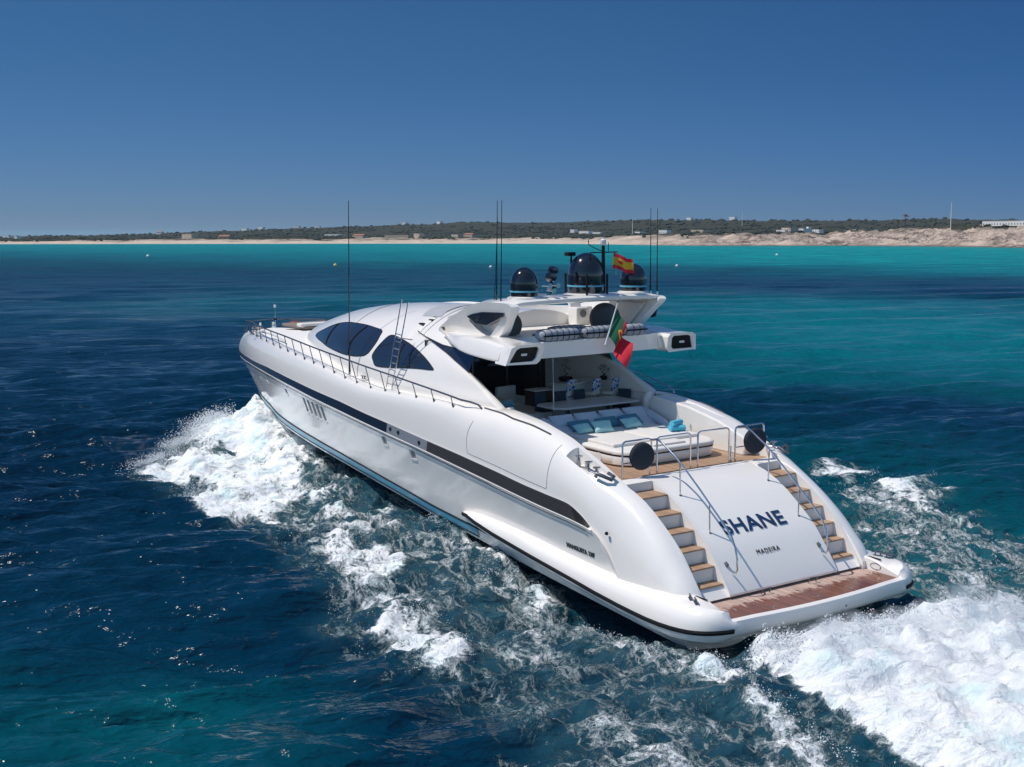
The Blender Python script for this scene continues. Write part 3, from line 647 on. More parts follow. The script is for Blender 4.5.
# hardtop: roof slab over the cockpit, drawn out to the two light boxes
W_ROOF = sm([(9.7, 3.60), (10.9, 3.59), (11.8, 3.52), (12.7, 3.38), (13.4, 3.15), (14.2, 2.85), (15.2, 2.45)], .2)
ZTR = sm([(9.7, 6.42), (11, 6.55), (12.6, 6.52), (13.5, 6.45), (15.2, 6.42)], .2); ZBR = sm([(9.7, 5.92), (10.9, 5.95), (12, 6.0), (13.3, 6.12), (15.2, 6.4)], .2)
secs = []
for x in np.concatenate([[9.98], np.arange(10.05, 15.3, .2)]):
    w_ = float(W_ROOF(x)); zt = float(ZTR(x)); zb = float(ZBR(x)); h = (zt - zb); zm = (zt + zb) / 2
    k = float(np.interp(x, [10, 13.5, 15], [1, .8, .5]))
    R = [(x, w_ - .14 * k, zb + .0), (x, w_ - .05 * k, zb + .03), (x, w_ - .01, zb + .08), (x, w_ - .02 * k, zb + .14), (x, w_ - .07 * k, zb + .26 * h / .5), (x, w_ - .13 * k, zt - .10), (x, w_ - .17 * k, zt - .045), (x, w_ - .25 * k, zt - .01), (x, w_ - .40, zt)]
    top = [(x, y, zt) for y in (2.4, 1.2, 0, -1.2, -2.4)]; bot = [(x, y, zb + .03) for y in (-2.4, -1.2, 0, 1.2, 2.4)]
    secs.append(R + top + [(a, -b, c) for a, b, c in R[::-1]] + bot)
hardtop = MB().loft(secs, closed=True, caps=(True, True)).build('hardtop', 'gelcoat', yacht, ang=38)
# light boxes at the aft corners
for sgn in (1, -1):
    def fr(p, d, g=sgn): return (9.64 + d - .32 * (p[1] - 5.9), g * p[0], p[1])
    outer = [(3.60, 5.90), (2.52, 5.885), (2.42, 5.97), (2.36, 6.36), (2.44, 6.465), (3.31, 6.46), (3.47, 6.38)]
    inner = [(3.48, 5.965), (2.66, 5.965), (2.57, 6.05), (2.52, 6.32), (2.58, 6.395), (3.18, 6.39), (3.30, 6.34)]
    mb = MB(); n = len(outer); V = [fr(p, -.06) for p in outer] + [fr(p, -.06) for p in inner] + [(10.14, fr(p, 0)[1], p[1]) for p in outer] + [fr(p, .02) for p in inner]
    F = [(i, (i + 1) % n, (i + 1) % n + n, i + n) for i in range(n)] + [(i, (i + 1) % n, (i + 1) % n + 2 * n, i + 2 * n) for i in range(n)] + [(i + n, (i + 1) % n + n, (i + 1) % n + 3 * n, i + 3 * n) for i in range(n)]
    mb.add(V, F); lb = mb.build('light_box', 'gelcoat', hardtop, ang=30, bev=.015)
    MB().prism(inner, lambda p, s_: fr(p, .0 if s_ else .03)).build('smoked_panel', 'black', lb, smooth=False)
    c = fr((2.99, 6.18), -.02); MB().box(c, (.04, .2, .07), bev=.02).build('lamp', 'white_lens', lb)
# pale lip along the aft edge
MB().box((9.99, 0, 6.41), (.10, 4.2, .06), bev=.02).build('aft_lip', 'gelcoat', hardtop)

# ---- radar arch: two leaning fins with a beam across
FIN = [(15.9, 6.38), (15.1, 6.72), (14.1, 7.02), (13.2, 7.27), (12.4, 7.48), (11.5, 7.58), (10.6, 7.59), (10.32, 7.55), (10.27, 7.44), (10.62, 7.12), (11.30, 6.52), (12.3, 6.42), (14.5, 6.3)]
HOLE = [(13.05, 7.06), (12.5, 7.18), (11.9, 7.27), (10.95, 7.31), (10.86, 7.24), (11.2, 6.92), (11.80, 6.52), (12.0, 6.52), (12.6, 6.72)]
def fin_y(x, z): return 2.70 + .25 * max(0, z - 6.5) - max(0, (x - 12.6)) * .17
for sgn in (1, -1):
    bm = bmesh.new()
    FO = smooth_poly(FIN, 3)
    def loopv(L): 
        vs = [bm.verts.new((x, 0, z)) for x, z in L]; return vs, [bm.edges.new((vs[i], vs[(i + 1) % len(vs)])) for i in range(len(vs))]
    v1, e1 = loopv(FO); v2, e2 = loopv(HOLE)
    bmesh.ops.triangle_fill(bm, edges=e1 + e2, use_beauty=True)
    bmesh.ops.subdivide_edges(bm, edges=[e for e in bm.edges if e.calc_length() > .5], cuts=2, use_grid_fill=False)
    bmesh.ops.triangulate(bm, faces=bm.faces[:])
    r = bmesh.ops.extrude_face_region(bm, geom=bm.faces[:]); ex = [g for g in r['geom'] if isinstance(g, bmesh.types.BMVert)]; exs = set(ex)
    for v in bm.verts:
        x, z = v.co.x, v.co.z; v.co.y = sgn * (fin_y(x, z) - (.30 if v in exs else 0))
    bmesh.ops.recalc_face_normals(bm, faces=bm.faces); me = bpy.data.meshes.new('arch_fin'); bm.to_mesh(me); bm.free(); me.materials.append(M['gelcoat'])
    me.polygons.foreach_set('use_smooth', [True] * len(me.polygons)); me.set_sharp_from_angle(angle=math.radians(35))
    fin = bpy.data.objects.new('arch_fin', me); COL.objects.link(fin); fin.parent = yacht
    # closed back of the pocket and the dark glass tray over it
    MB().prism([(13.3, 7.2), (11.0, 7.5), (10.8, 7.3), (11.5, 6.4), (12.2, 6.45)], lambda p, s_, g=sgn: (p[0], g * (fin_y(*p) - (.32 if s_ else .26)), p[1])).build('pocket_back', 'gelcoat', fin, smooth=False)
    tr = [(12.96, 7.06), (12.48, 7.17), (11.9, 7.27), (10.66, 7.32), (10.74, 7.18), (11.71, 6.85), (12.34, 6.88)]
    MB().prism(tr, lambda p, s_, g=sgn: (p[0], g * (fin_y(p[0], p[1]) + (.05 if s_ else -.12) + .12 * max(0, 7.2 - p[1])), p[1] + .0)).build('fin_window', 'glass', fin, smooth=False, bev=.02)
ab = []
for y in np.linspace(-2.82, 2.82, 31):
    cr = .05 * (1 - (y / 3) ** 2); e = max(0, abs(y) - 2.4) / .42; zt = 7.65 + cr - .07 * e * e; 
    ab.append([(10.36, y, 7.50 + cr + .02 * e), (10.34, y, zt - .05), (10.42, y, zt), (11.2, y, zt + .02), (12.2, y, zt - .06), (12.55, y, zt - .2), (12.3, y, 7.42 + cr), (11.2, y, 7.44 + cr), (10.5, y, 7.46 + cr)])
arch = MB().loft(ab, closed=True, caps=(True, True)).build('arch_beam', 'gelcoat', yacht, ang=40)
# inner facing of the arch legs (white upholstered flybridge surround)
for sgn in (1, -1):
    MB().prism([(10.8, 7.35), (11.5, 6.5), (16, 6.5), (15.6, 6.85), (13.0, 7.35)], lambda p, s_, g=sgn: (p[0], g * (fin_y(*p) - .33 - (.10 if s_ else 0)), p[1])).build('inner_coaming', 'gelcoat_matt', yacht, smooth=False, bev=.02)
fb = MB()
for a in np.linspace(-78, 78, 15):
    pass
fsec = []
for a in np.linspace(-80, 80, 25):
    a = math.radians(a); X, Y = 12.7 + 2.2 * math.cos(a), 2.2 * math.sin(a); X2, Y2 = 12.7 + 1.95 * math.cos(a), 1.95 * math.sin(a); X3, Y3 = 12.7 + 1.35 * math.cos(a), 1.35 * math.sin(a)
    fsec.append([(X, Y, 6.4), (X, Y, 7.12), (X2, Y2, 7.14), (X2 - .08 * math.cos(a), Y2, 6.86), (X3, Y3, 6.82), (X3, Y3, 6.4)])
MB().loft(fsec, caps=(True, True)).build('flybridge_settee', 'vinyl', yacht, bev=.02)
MB().box((12.0, 0, 6.52), (3.6, 4.1, .1)).build('flybridge_floor', 'gelcoat_matt', yacht, smooth=False)
hc = MB(); hc.box((12.9, -1.45, 6.85), (.5, .5, .6), bev=.06); hc.box((13.1, -1.45, 7.15), (.12, .45, .3), bev=.04, ry=.3); hco = hc.build('helm_console', 'gelcoat', yacht)
fixed(MB().lathe([(.0, .02), (.11, .02), (.13, 0)], (0, 0, 0), 20, 'X'), 'speaker_grille', 'recess', hco, (12.64, -1.45, 6.95))
MB().tube([(12.3, -1.62, 6.58), (12.3, -1.62, 7.05)], .09, 14).build('helm_pedestal', 'gelcoat', yacht)

# domes, radar, horn, mast
def dome(x, y, z, r, h, name='satellite_dome'):
    prof = [(r * 1.0, 0), (r * 1.02, .03), (r * 1.02, h * .42)]
    for a in np.linspace(0, 90, 12): a = math.radians(a); prof.append((r * 1.02 * math.cos(a), h * .45 + (h * .55) * math.sin(a)))
    o = fixed(MB().lathe(prof[:-1] + [(.0, h)], n=32), name, 'blackgloss', yacht, (x, y, z), ang=50)
    fixed(MB().lathe([(r * 1.03, -.025), (r * 1.055, -.02), (r * 1.055, .02), (r * 1.03, .025)], n=32), 'dome_stripe', 'cyan', o, (0, 0, h * .2))
    fixed(MB().lathe([(r * 1.25, -.03), (r * 1.25, .015), (r * 1.05, .05), (r * .9, .06)], n=32), 'dome_base', 'gelcoat', o, (0, 0, -.02))
    return o
dome(11.0, 1.98, 7.72, .41, .90); dome(11.0, -2.22, 7.72, .41, .88)
bd = dome(11.1, -.42, 7.72, .56, 1.27)
for a in (35, 145, 215, 325):
    a = math.radians(a); fixed(MB().tube([(.68 * math.cos(a), .68 * math.sin(a), -.02), (.68 * math.cos(a), .68 * math.sin(a), .62)], .035, 8), 'dome_bracket', 'black', bd, (0, 0, 0))
mst = fixed(MB().tube([(0, 0, 0), (0, 0, 1.5)], [.07, .05], 10), 'light_mast', 'black', yacht, (10.7, -.78, 7.72))
fixed(MB().tube([(0, -.55, 0), (0, .5, 0)], .02, 6), 'crosstree', 'black', mst, (0, 0, 1.28))
fixed(MB().tube([(0, .5, 0), (0, .5, -.3)], .015, 6), 'spreader', 'black', mst, (0, 0, 1.28))
fixed(MB().tube([(0, .0, 0), (.05, .3, .12), (.05, .52, .22), (.05, .54, .38)], .014, 6), 'wind_vane', 'black', mst, (0, 0, 1.3))
fixed(MB().tube([(0, -.2, 0), (0, -.2, .3)], .012, 6), 'aerial_stub', 'black', mst, (0, 0, 1.28))
fixed(MB().lathe([(.07, 0), (.09, .04), (.09, .16), (.05, .2), (0, .2)], n=16), 'masthead_lamp', 'white_lens', mst, (0, 0, 1.5))
cm = fixed(MB().box((0, 0, 0), (.22, .3, .12), bev=.03), 'thermal_camera', 'black', yacht, (11.4, -.02, 8.95)); fixed(MB().tube([(0, 0, -.9), (0, -.05, -.05)], .03, 8), 'camera_stalk', 'black', cm, (0, 0, 0))
sp = MB()
for (dx, dy, dz, r) in ((0, 0, .55, .15), (.05, -.12, .75, .13), (0, .0, .25, .1)):
    sp.lathe([(0, -.14), (r * .8, -.13), (r, -.02), (r * .95, .12), (0, .13)], (dx, dy, dz), 18, 'X')
sp.tube([(0, 0, 0), (0, 0, .8)], .04, 8); slt = fixed(sp, 'searchlight', 'blackgloss', yacht, (11.0, .98, 7.74))
hn = MB()
for dy in (-.15, 0, .15): hn.lathe([(.0, .0), (.02, .0), (.025, -.25), (.07, -.38), (.08, -.4)], (0, dy, .16 + abs(dy)), 12, 'X')
hn.tube([(0, -.2, 0), (0, -.2, .3), (0, .2, .3), (0, .2, 0)], .018, 6); fixed(hn, 'air_horn', 'steel', yacht, (10.9, 1.22, 7.74))
bx = MB(); bx.box((0, 0, .03), (.4, .5, .06), bev=.02); bx.lathe([(.07, .06), (.07, .12), (0, .14)], (0, .1, 0), 12); fixed(bx, 'antenna_base', 'gelcoat', yacht, (11.0, 1.55, 7.74))
# whip antennas
def whip(x, y, z, top, r=.022, lean=(0, 0)):
    o = fixed(MB().tube([(0, 0, 0), (0, 0, .35), (lean[0] * .3, lean[1] * .3, .3 * (top - z)), (lean[0], lean[1], top - z)], [r * 1.6, r * 1.2, r * .8, r * .45], 6), 'whip_antenna', 'blackgloss', yacht, (x, y, z))
    fixed(MB().lathe([(.045, 0), (.05, .05), (.03, .16), (0, .16)], n=12), 'antenna_mount', 'steel', o, (0, 0, -.02)); return o
whip(11.55, 2.62, 7.30, 10.6, lean=(-.1, 0)); whip(11.15, 2.72, 7.34, 10.62, lean=(-.1, 0)); whip(11.7, 2.6, 7.3, 10.1, .014, lean=(-.3, .05))
whip(10.95, -2.88, 7.58, 10.35); whip(10.62, -2.88, 7.58, 10.33); whip(20.5, 3.2, 4.5, 10.7, .03, lean=(-.25, 0))
for yy in (2.62,): pass

# ---- bow rail
RT = sm([(11.5, 4.56), (12.7, 4.66), (14, 4.74), (16.4, 4.89), (18.5, 5.0), (20.6, 5.12), (24.8, 5.31), (27, 5.38), (30.5, 5.40), (34, 5.36), (36.4, 5.22), (37.9, 5.08)], .3)
def _ry(x): return max(.3, min(float(yS(x)) - .25, yTop(x) + .36))
def rail_y(x): return _ry(x) if x < 36.2 else max(.12, _ry(36.2) * (1 - ((x - 36.2) / 1.40) ** 2) ** .5 if x < 37.58 else .12)
rr = [(11.28, rail_y(11.3), 4.42), (11.42, rail_y(11.4), 4.52)] + [(x, rail_y(x), float(RT(x))) for x in np.arange(11.7, 37.0, .4)] + [(37.2, rail_y(37.2), float(RT(37.2))), (37.45, rail_y(37.45), float(RT(37.45))), (37.58, .12, 5.10)]
rail = MB().tube(rr + [(x, -y, z) for x, y, z in rr[::-1]], .030, 8).build('bow_rail', 'steeldark', yacht)
posts = [(12.55, .12), (13.71, .2), (14.85, .25), (16.0, .3), (17.0, .36), (18.1, .4), (19.2, .45), (20.21, .45), (21.2, .45), (22.21, .45), (23.25, .45), (24.29, .45), (25.4, .45), (26.43, .45), (27.55, .45), (28.66, .45), (29.9, .4), (31.17, .4), (32.4, .35), (33.6, .3), (34.8, .25), (35.9, .2), (36.8, .1), (37.4, .08)]
for (x, ln) in posts:
    for sg in (1, -1):
        p = MB(); p.tube([(x, sg * (rail_y(x) - .0), float(_zD(x)) - .06), (x + ln, sg * rail_y(x + ln), float(RT(x + ln)) - .01)], .017, 6); p.tube([(x, sg * rail_y(x), float(_zD(x)) - .06), (x + .03, sg * rail_y(x), float(_zD(x)) + .03)], .034, 8)
        p.build('stanchion', 'steeldark', rail)
# bow flagstaff with lamp, windlass, cleats, bow cushions and hose
fs = fixed(MB().tube([(0, 0, 0), (0, 0, .98)], .018, 8), 'bow_flagstaff', 'steel', yacht, (34.8, 0, 4.98)); fixed(MB().lathe([(.03, 0), (.06, .03), (.06, .12), (0, .15)], n=12), 'bow_lamp', 'white_lens', fs, (0, 0, .92)); fixed(MB().box((0, 0, 0), (.12, .12, .1), bev=.02), 'bow_horn', 'black', fs, (0, 0, .38))
for (x, y) in ((33.0, 1.9), (33.0, -1.9), (36.6, .8), (36.6, -.8), (19.6, 3.1), (19.6, -3.1)):
    fixed(cleat_mb(.34), 'cleat', 'steeldark', yacht, (x, y, float(_zD(x)) + .02), rz=.1)
wl = MB(); wl.lathe([(.16, 0), (.16, .1), (.10, .14), (.12, .28), (0, .3)], (0, 0, 0), 18); wl.box((.45, 0, .05), (.5, .3, .1), bev=.03); fixed(wl, 'windlass', 'steel', yacht, (36.0, .3, 4.86)); fixed(MB().lathe([(.16, 0), (.16, .1), (.10, .14), (.12, .28), (0, .3)], n=18), 'windlass', 'steel', yacht, (36.0, -.4, 4.86))
MB().tube([(36.3, .5, 4.9), (35.4, .9, 4.93), (34.7, .7, 5.0), (34.1, 1.1, 5.02), (33.5, 1.6, 4.95)], .035, 8).build('anchor_hose', 'rope', yacht)
bc = MB(); bc.box((31.9, -.7, 5.26), (2.3, 2.2, .14), bev=.06, rz=.05); bc.build('bow_sunpad', 'cushion_brown', yacht)
bw = MB(); bw.box((31.0, -.7, 5.37), (.5, 2.4, .16), bev=.06); bw.build('bow_sunpad_bolster', 'vinyl', yacht)
# curved coaming line on the foredeck
MB().tube([(33.2 - .0 * t, 1.75 - .1 * t, 4.95) for t in (0, 1)] + [(33.2 - 5 * t, 1.75 + .6 * t, 4.98 + .15 * math.sin(t * 3)) for t in np.linspace(.1, 1, 12)], .04, 8).twin().build('foredeck_toe_rail', 'gelcoat', yacht)

# ---- handrails of the transom stairs
for sg in (1, -1):
    h = [(5.5, 1.60, 4.14), (5.22, 1.62, 4.20), (5.0, 1.62, 4.13), (4.46, 1.62, 3.84), (4.11, 1.62, 3.60), (3.5, 1.62, 3.14), (3.12, 1.62, 2.83), (2.54, 1.62, 2.37), (2.28, 1.62, 2.12), (2.15, 1.62, 1.88), (2.08, 1.62, 1.62), (2.06, 1.62, 1.34), (2.12, 1.62, 1.24), (2.28, 1.62, 1.25)]
    hr = MB().tube([(x, sg * y, z) for x, y, z in h], .026, 10).build('stair_handrail', 'steel', yacht)
    for (x, z0, z1) in ((4.27, 2.82, 3.71), (3.12, 2.04, 2.80)):
        MB().tube([(x, sg * 1.60, z0), (x, sg * 1.62, z1)], .020, 8).build('handrail_post', 'steel', hr)
        fixed(MB().lathe([(.045, -.01), (.045, .02), (.02, .04)], n=12), 'post_foot', 'steeldark', hr, (x, sg * 1.60, z0))
    MB().box((2.42, sg * 1.66, 1.40), (.13, .06, .09), bev=.015, ry=-.6).build('hinge_block', 'steeldark', hr)
    MB().tube([(1.86, sg * .98, .66), (1.80, sg * .98, .78), (1.80, sg * .70, .79), (1.86, sg * .70, .66)], .018, 6).build('grab_loop', 'steeldark', hr)
# ---- aft deck guard rails: low frames between the stairs
def guard(y0, y1, x, name='guard_rail', mid=False, foot=True):
    z0, z1 = 3.14, 4.14; r = .1; s_ = 1 if y1 > y0 else -1
    P = [(x, y0, z0), (x, y0, z1 - r), (x, y0 + s_ * r * .3, z1 - r * .3), (x, y0 + s_ * r, z1), (x, y1 - s_ * r, z1), (x, y1 - s_ * r * .3, z1 - r * .3), (x, y1, z1 - r), (x, y1, z0 if foot else z0 + .35)]
    g = MB().tube(P, .024, 8)
    if mid: g.tube([(x, y0, z0 + .4), (x, y1, z0 + .4)], .018, 6)
    return g.build(name, 'steel', yacht)
guard(1.24, .03, 5.66); guard(-.24, -1.42, 5.66); g1 = guard(2.44, 1.44, 5.66, mid=True, foot=False); g2 = guard(-1.66, -2.78, 5.66, mid=True, foot=False)
for sg in (1, -1):
    MB().tube([(5.66, sg * 1.50, 3.14), (5.66, sg * 1.50, 3.6)], .024, 8).build('gate_post', 'steel', yacht)
# mooring gear in the recesses
for sg in (1, -1):
    ft = bpy.data.objects.new('mooring_gear', None); COL.objects.link(ft); ft.parent = yacht; ft.location = (0, 0, 0)
    for (x, y, z, h) in ((6.55, 3.22, 3.40, .36), (6.1, 3.24, 3.37, .30), (5.72, 3.26, 3.34, .24)):
        fixed(MB().lathe([(.07, 0), (.045, .03), (.042, h - .07), (.10, h - .05), (.11, h - .01), (0, h)], n=18), 'bollard', 'steel', ft, (x, sg * y, z - .02))
    fixed(MB().tube([(6.5, sg * 3.2, 3.41), (6.1, sg * 3.22, 3.42), (5.75, sg * 3.26, 3.40), (5.55, sg * 3.3, 3.38)], .035, 8), 'fairlead_bar', 'steel', ft, (0, 0, 0))
    fixed(MB().tube([(5.55, sg * 3.42, 3.34), (5.45, sg * 3.46, 3.44), (5.28, sg * 3.40, 3.40), (5.12, sg * 3.22, 3.30), (5.18, sg * 3.1, 3.36), (5.4, sg * 3.12, 3.42)], .05, 10), 'fairlead', 'steeldark', ft, (0, 0, 0))
# bulwark boxes either side of the sun pad
for sg in (1, -1):
    MB().prism([(8.9, 3.12), (8.8, 4.1), (8.95, 4.2), (10.3, 4.36), (10.42, 4.26), (10.42, 3.12)] if sg > 0 else [(6.15, 3.12), (6.0, 3.56), (6.2, 3.70), (7.3, 4.04), (8.7, 4.30), (10.3, 4.42), (10.42, 4.3), (10.42, 3.12)], lambda p, s_, g=sg: (p[0], g * (2.45 if s_ == 0 else 2.95), p[1])).build('bulwark_box', 'gelcoat', yacht, smooth=False, bev=.05)
# side deck grab rails
for sg in (1, -1):
    g = [(13.0, 3.42, 4.40), (12.95, 3.42, 4.85), (12.7, 3.42, 4.95), (11.6, 3.42, 4.80), (10.7, 3.40, 4.62), (10.35, 3.38, 4.50), (10.3, 3.38, 4.36)]
    if sg < 0: MB().tube([(x, sg * y, z) for x, y, z in g], .022, 8).build('side_rail', 'steel', yacht)
# mast-like boarding ladder leaning on the port side deck
ldr = MB()
for a, b in (((17.5, 3.30, 4.35), (16.60, 3.12, 7.40)), ((17.1, 3.30, 4.35), (16.15, 3.12, 7.35))): ldr.tube([a, b], .022, 8)
for t in np.linspace(.05, .62, 8): ldr.tube([(17.5 - .9 * t, 3.30 - .18 * t, 4.35 + 3.05 * t), (17.1 - .95 * t, 3.30 - .18 * t, 4.35 + 3.0 * t)], .016, 6)
ldr = ldr.build('roof_ladder', 'steel', yacht)
MB().tube([(16.9, 3.14, 6.1), (16.8, 2.62, 6.0)], .018, 6).build('ladder_bracket', 'steel', ldr)
# ================================================================== THINGS ABOARD
def cushion_mb(w, d, t, n=10, seed=0, puff=1.0):
    """soft pillow lying in its own xy-plane, fat in the middle, pinched corners"""
    r = random.Random(seed); top = []; mb = MB()
    for side in (1, -1):
        V = []
        for i in range(n + 1):
            for j in range(n + 1):
                u, v = -1 + 2 * i / n, -1 + 2 * j / n
                e = (1 - u ** 4) * (1 - v ** 4); k = 1 - .10 * (u * u * (1 - v * v) * 0 + (1 - abs(u)) * abs(v) ** 3 + (1 - abs(v)) * abs(u) ** 3)
                z = side * t / 2 * max(0, e) ** .45 * puff + side * .012 * math.sin(u * 5 + seed) * math.sin(v * 4 + seed * 2) * e
                V.append((u * w / 2 * k, v * d / 2 * k, z))
        F = [(i * (n + 1) + j, (i + 1) * (n + 1) + j, (i + 1) * (n + 1) + j + 1, i * (n + 1) + j + 1) for i in range(n) for j in range(n)]
        mb.add(V, F if side > 0 else [f[::-1] for f in F])
    return mb
def single(mb, name, m, loc, label, cat, group=None, rz=0, ry=0, rx=0, **k):
    o = mb.build(name, m, None, **k)
    o.matrix_world = BOAT @ Matrix.Translation(Vector(loc)) @ Matrix.Rotation(rz, 4, 'Z') @ Matrix.Rotation(ry, 4, 'Y') @ Matrix.Rotation(rx, 4, 'X')
    return tag(o, label, cat, group)
# sun pad on the aft deck
sp = aboard('sun_pad', 'large cream sun pad on the teak aft deck with grey headrest at its forward end', 'sun pad', (8.1, -.2, 3.135))
def pad_outline(gx, gy, r=.35):
    P = []
    x0, x1, y0, y1 = -1.5 + gx, 1.9, -1.85 + gy, 1.85 - gy
    for (cx, cy, a0) in ((x1 - .15, y1 - .15, 0), (x0 + .8, y1 - .55, 90), (x0 + .8, y0 + .55, 180), (x1 - .15, y0 + .15, 270)):
        rr_ = .15 if cx > 0 else None
        for k in range(9):
            a = math.radians(a0 + 90 * k / 8)
            if rr_: P.append((cx + rr_ * math.cos(a), cy + rr_ * math.sin(a)))
            else: P.append((cx + .8 * math.cos(a), cy + .55 * math.sin(a)))
    return P
def slab(outf, zs, gs):
    return [[(x, y, z) for x, y in outf(g)] for z, g in zip(zs, gs)]
PO = lambda g: pad_outline(g, g)
MB().loft(slab(PO, [0, .06, .28, .30], [.10, .02, .0, .01]), closed=True, caps=(True, True)).build('base', 'gelcoat', sp, ang=50)
MB().loft(slab(PO, [.29, .30, .32, .33], [.03, .0, .0, .03]), closed=True, caps=(True, True)).build('joint_line', 'black', sp)
MB().loft(slab(PO, [.33, .35, .42, .46, .47], [.02, -.01, -.01, .03, .08]), closed=True, caps=(True, True)).build('lower_cushion', 'vinyl', sp, ang=60)
for (y0, y1, x0) in ((.02, 1.62, -.75), (-1.62, -.02, -.75)):
    MB().box(((x0 + 1.8) / 2, (y0 + y1) / 2, .51), (1.8 - x0, y1 - y0, .11), bev=.045).build('top_cushion', 'vinyl', sp)
MB().box((-1.05, 0, .50), (.5, 1.2, .06), bev=.025).build('foot_cushion', 'vinyl', sp)
fixed(MB().lathe([(0, .015), (.13, .012), (.14, 0)], n=24, axis='Y'), 'speaker', 'panel_grey', sp, (-.35, 1.84, .18))
for x in (.6, .25): fixed(MB().lathe([(0, .012), (.03, .01), (.035, 0)], n=12, axis='Y'), 'side_button', 'steeldark', sp, (x, 1.85, .17))
# reclining headrest: raked back with rounded arms
hb_ = MB()
hsec = []
for y in np.linspace(-2.0, 2.0, 33):
    e = max(0, abs(y) - 1.7) / .3; k = math.sqrt(max(0, 1 - e * e)) if e < 1 else 0
    hsec.append([(1.35, y, .40), (1.5, y, .48 + .04 * k), (2.05, y, .66 + .14 * k), (2.25, y, .72 + .20 * k), (2.42, y, .70 + .18 * k), (2.5, y, .58), (2.45, y, 0), (1.35, y, 0)])
hb_.loft(hsec, closed=True, caps=(True, True)).build('headrest', 'fabric_grey', sp, ang=50)
for sg in (1, -1): MB().tube([(.9, sg * 1.9, .40), (1.3, sg * 1.95, .58), (1.9, sg * 1.98, .70), (2.3, sg * 1.95, .80)], [.09, .13, .16, .17], 14).build('headrest_arm', 'fabric_grey', sp)
# pillows
def pillow(x, y, z, w, d, t, m, label, group, seed, tilt=.9, rz=0.0):
    return single(cushion_mb(w, d, t, seed=seed), 'pillow', m, (x, y, z), label, 'pillow', group, rz=rz, ry=-tilt, ang=80)
GG = 'pale grey back pillows along the headrest'; GT = 'teal pillows on the sun pad'; GM = 'mint pillows on the sun pad'
for i, (y, lb) in enumerate(((1.15, 'pale grey back pillow at the port end of the headrest, beside the white coaming'), (.22, 'pale grey back pillow second from the port end of the headrest'), (-.72, 'pale grey back pillow second from the starboard end of the headrest'), (-1.65, 'pale grey back pillow at the starboard end of the headrest, nearest the bulwark box'))):
    pillow(10.16, y, 3.96, .50, .86, .2, 'fabric_grey', lb, GG, i, tilt=.75, rz=.03 * (i - 1.5))
for i, (y, lb) in enumerate(((.75, 'dark teal pillow behind the two mint pillows'), (-.28, 'dark teal pillow in the middle of the headrest, right of the square mint pillow'), (-1.15, 'dark teal pillow behind the lone rounded mint pillow'))):
    pillow(9.80, y, 3.84, .42, .85, .2, 'fabric_teal', lb, GT, i + 5, tilt=.65, rz=.05 * i)
pillow(9.35, 1.0, 3.84, .36, .62, .2, 'fabric_mint', 'small mint pillow lying nearest the port side of the sun pad', GM, 11, tilt=.6, rz=.1)
pillow(9.20, .38, 3.86, .44, .66, .2, 'fabric_mint', 'square mint pillow propped up in front of the teal pillows', GM, 12, tilt=.75, rz=-.15)
pillow(9.33, -.82, 3.84, .42, .70, .18, 'fabric_mint', 'rounded mint pillow lying alone towards the starboard side of the sun pad', GM, 13, tilt=.55, rz=.05)
# rolled towels
for i, (x, y, z, lb) in enumerate(((7.95, -1.48, 3.80, 'lower front turquoise rolled towel of the stack on the sun pad'), (8.12, -1.55, 3.80, 'lower rear turquoise rolled towel of the stack on the sun pad'), (8.03, -1.50, 3.95, 'topmost turquoise rolled towel of the stack on the sun pad'))):
    t = MB(); n = 16; secs_ = []
    for yy in np.linspace(-.24, .24, 7): secs_.append([((.085 + .008 * math.sin(3 * k + i)) * math.cos(2 * math.pi * k / n), yy, (.085 + .008 * math.sin(3 * k + i)) * math.sin(2 * math.pi * k / n)) for k in range(n)])
    t.loft(secs_, closed=True, caps=(True, True)); single(t, 'rolled_towel', 'towel', (x, y, z), lb, 'towel', 'rolled towels on the sun pad', rz=.25 * (i - 1))
# cockpit furniture
ZF = 3.50
tb = aboard('dining_table', 'long pale dining table under the hardtop behind the sun pad headrest', 'table', (11.45, -.75, ZF + .06))
MB().prism([(-.62, -1.6), (.55, -1.6), (.72, -1.4), (.72, 1.4), (.55, 1.6), (-.35, 1.6), (-.62, 1.3)], lambda p, s_: (p[0], p[1], .60 if s_ == 0 else .66)).build('table_top', 'table', tb, smooth=False, bev=.01)
for y in (-.8, .8): MB().lathe([(.26, 0), (.26, .03), (.07, .08), (.07, .6)], (0, y, 0), 20).build('leg', 'steeldark', tb)
def chair(loc, rz, label):
    c = aboard('dining_chair', label, 'chair', loc, rz, 'navy dining chairs round the table')
    MB().box((0, 0, .42), (.46, .46, .07), bev=.02).build('seat', 'chair', c); MB().box((.22, 0, .70), (.05, .44, .52), bev=.02, ry=.12).build('backrest', 'chair', c)
    for x in (-.19, .19):
        for y in (-.19, .19): MB().tube([(x, y, 0), (x * .95, y * .95, .4)], [.014, .018], 6).build('leg', 'steeldark', c)
    return c
chair((12.45, .25, ZF), 0, 'navy woven dining chair at the port end of the table, nearest the roof post')
chair((12.45, -.55, ZF), 0, 'navy woven dining chair second from the roof post, before the bar')
chair((12.42, -1.30, ZF), 0, 'navy woven dining chair third from the roof post, before the bar')
chair((11.75, -2.35, ZF), -1.1, 'navy woven dining chair turned sideways at the starboard end of the table')
ang_b = math.atan2(-1.75, -1.3) + math.pi / 2
br = aboard('bar_counter', 'pale bar counter against the starboard cockpit wall carrying two potted plants', 'bar', (13.35, -1.75, ZF), .35)
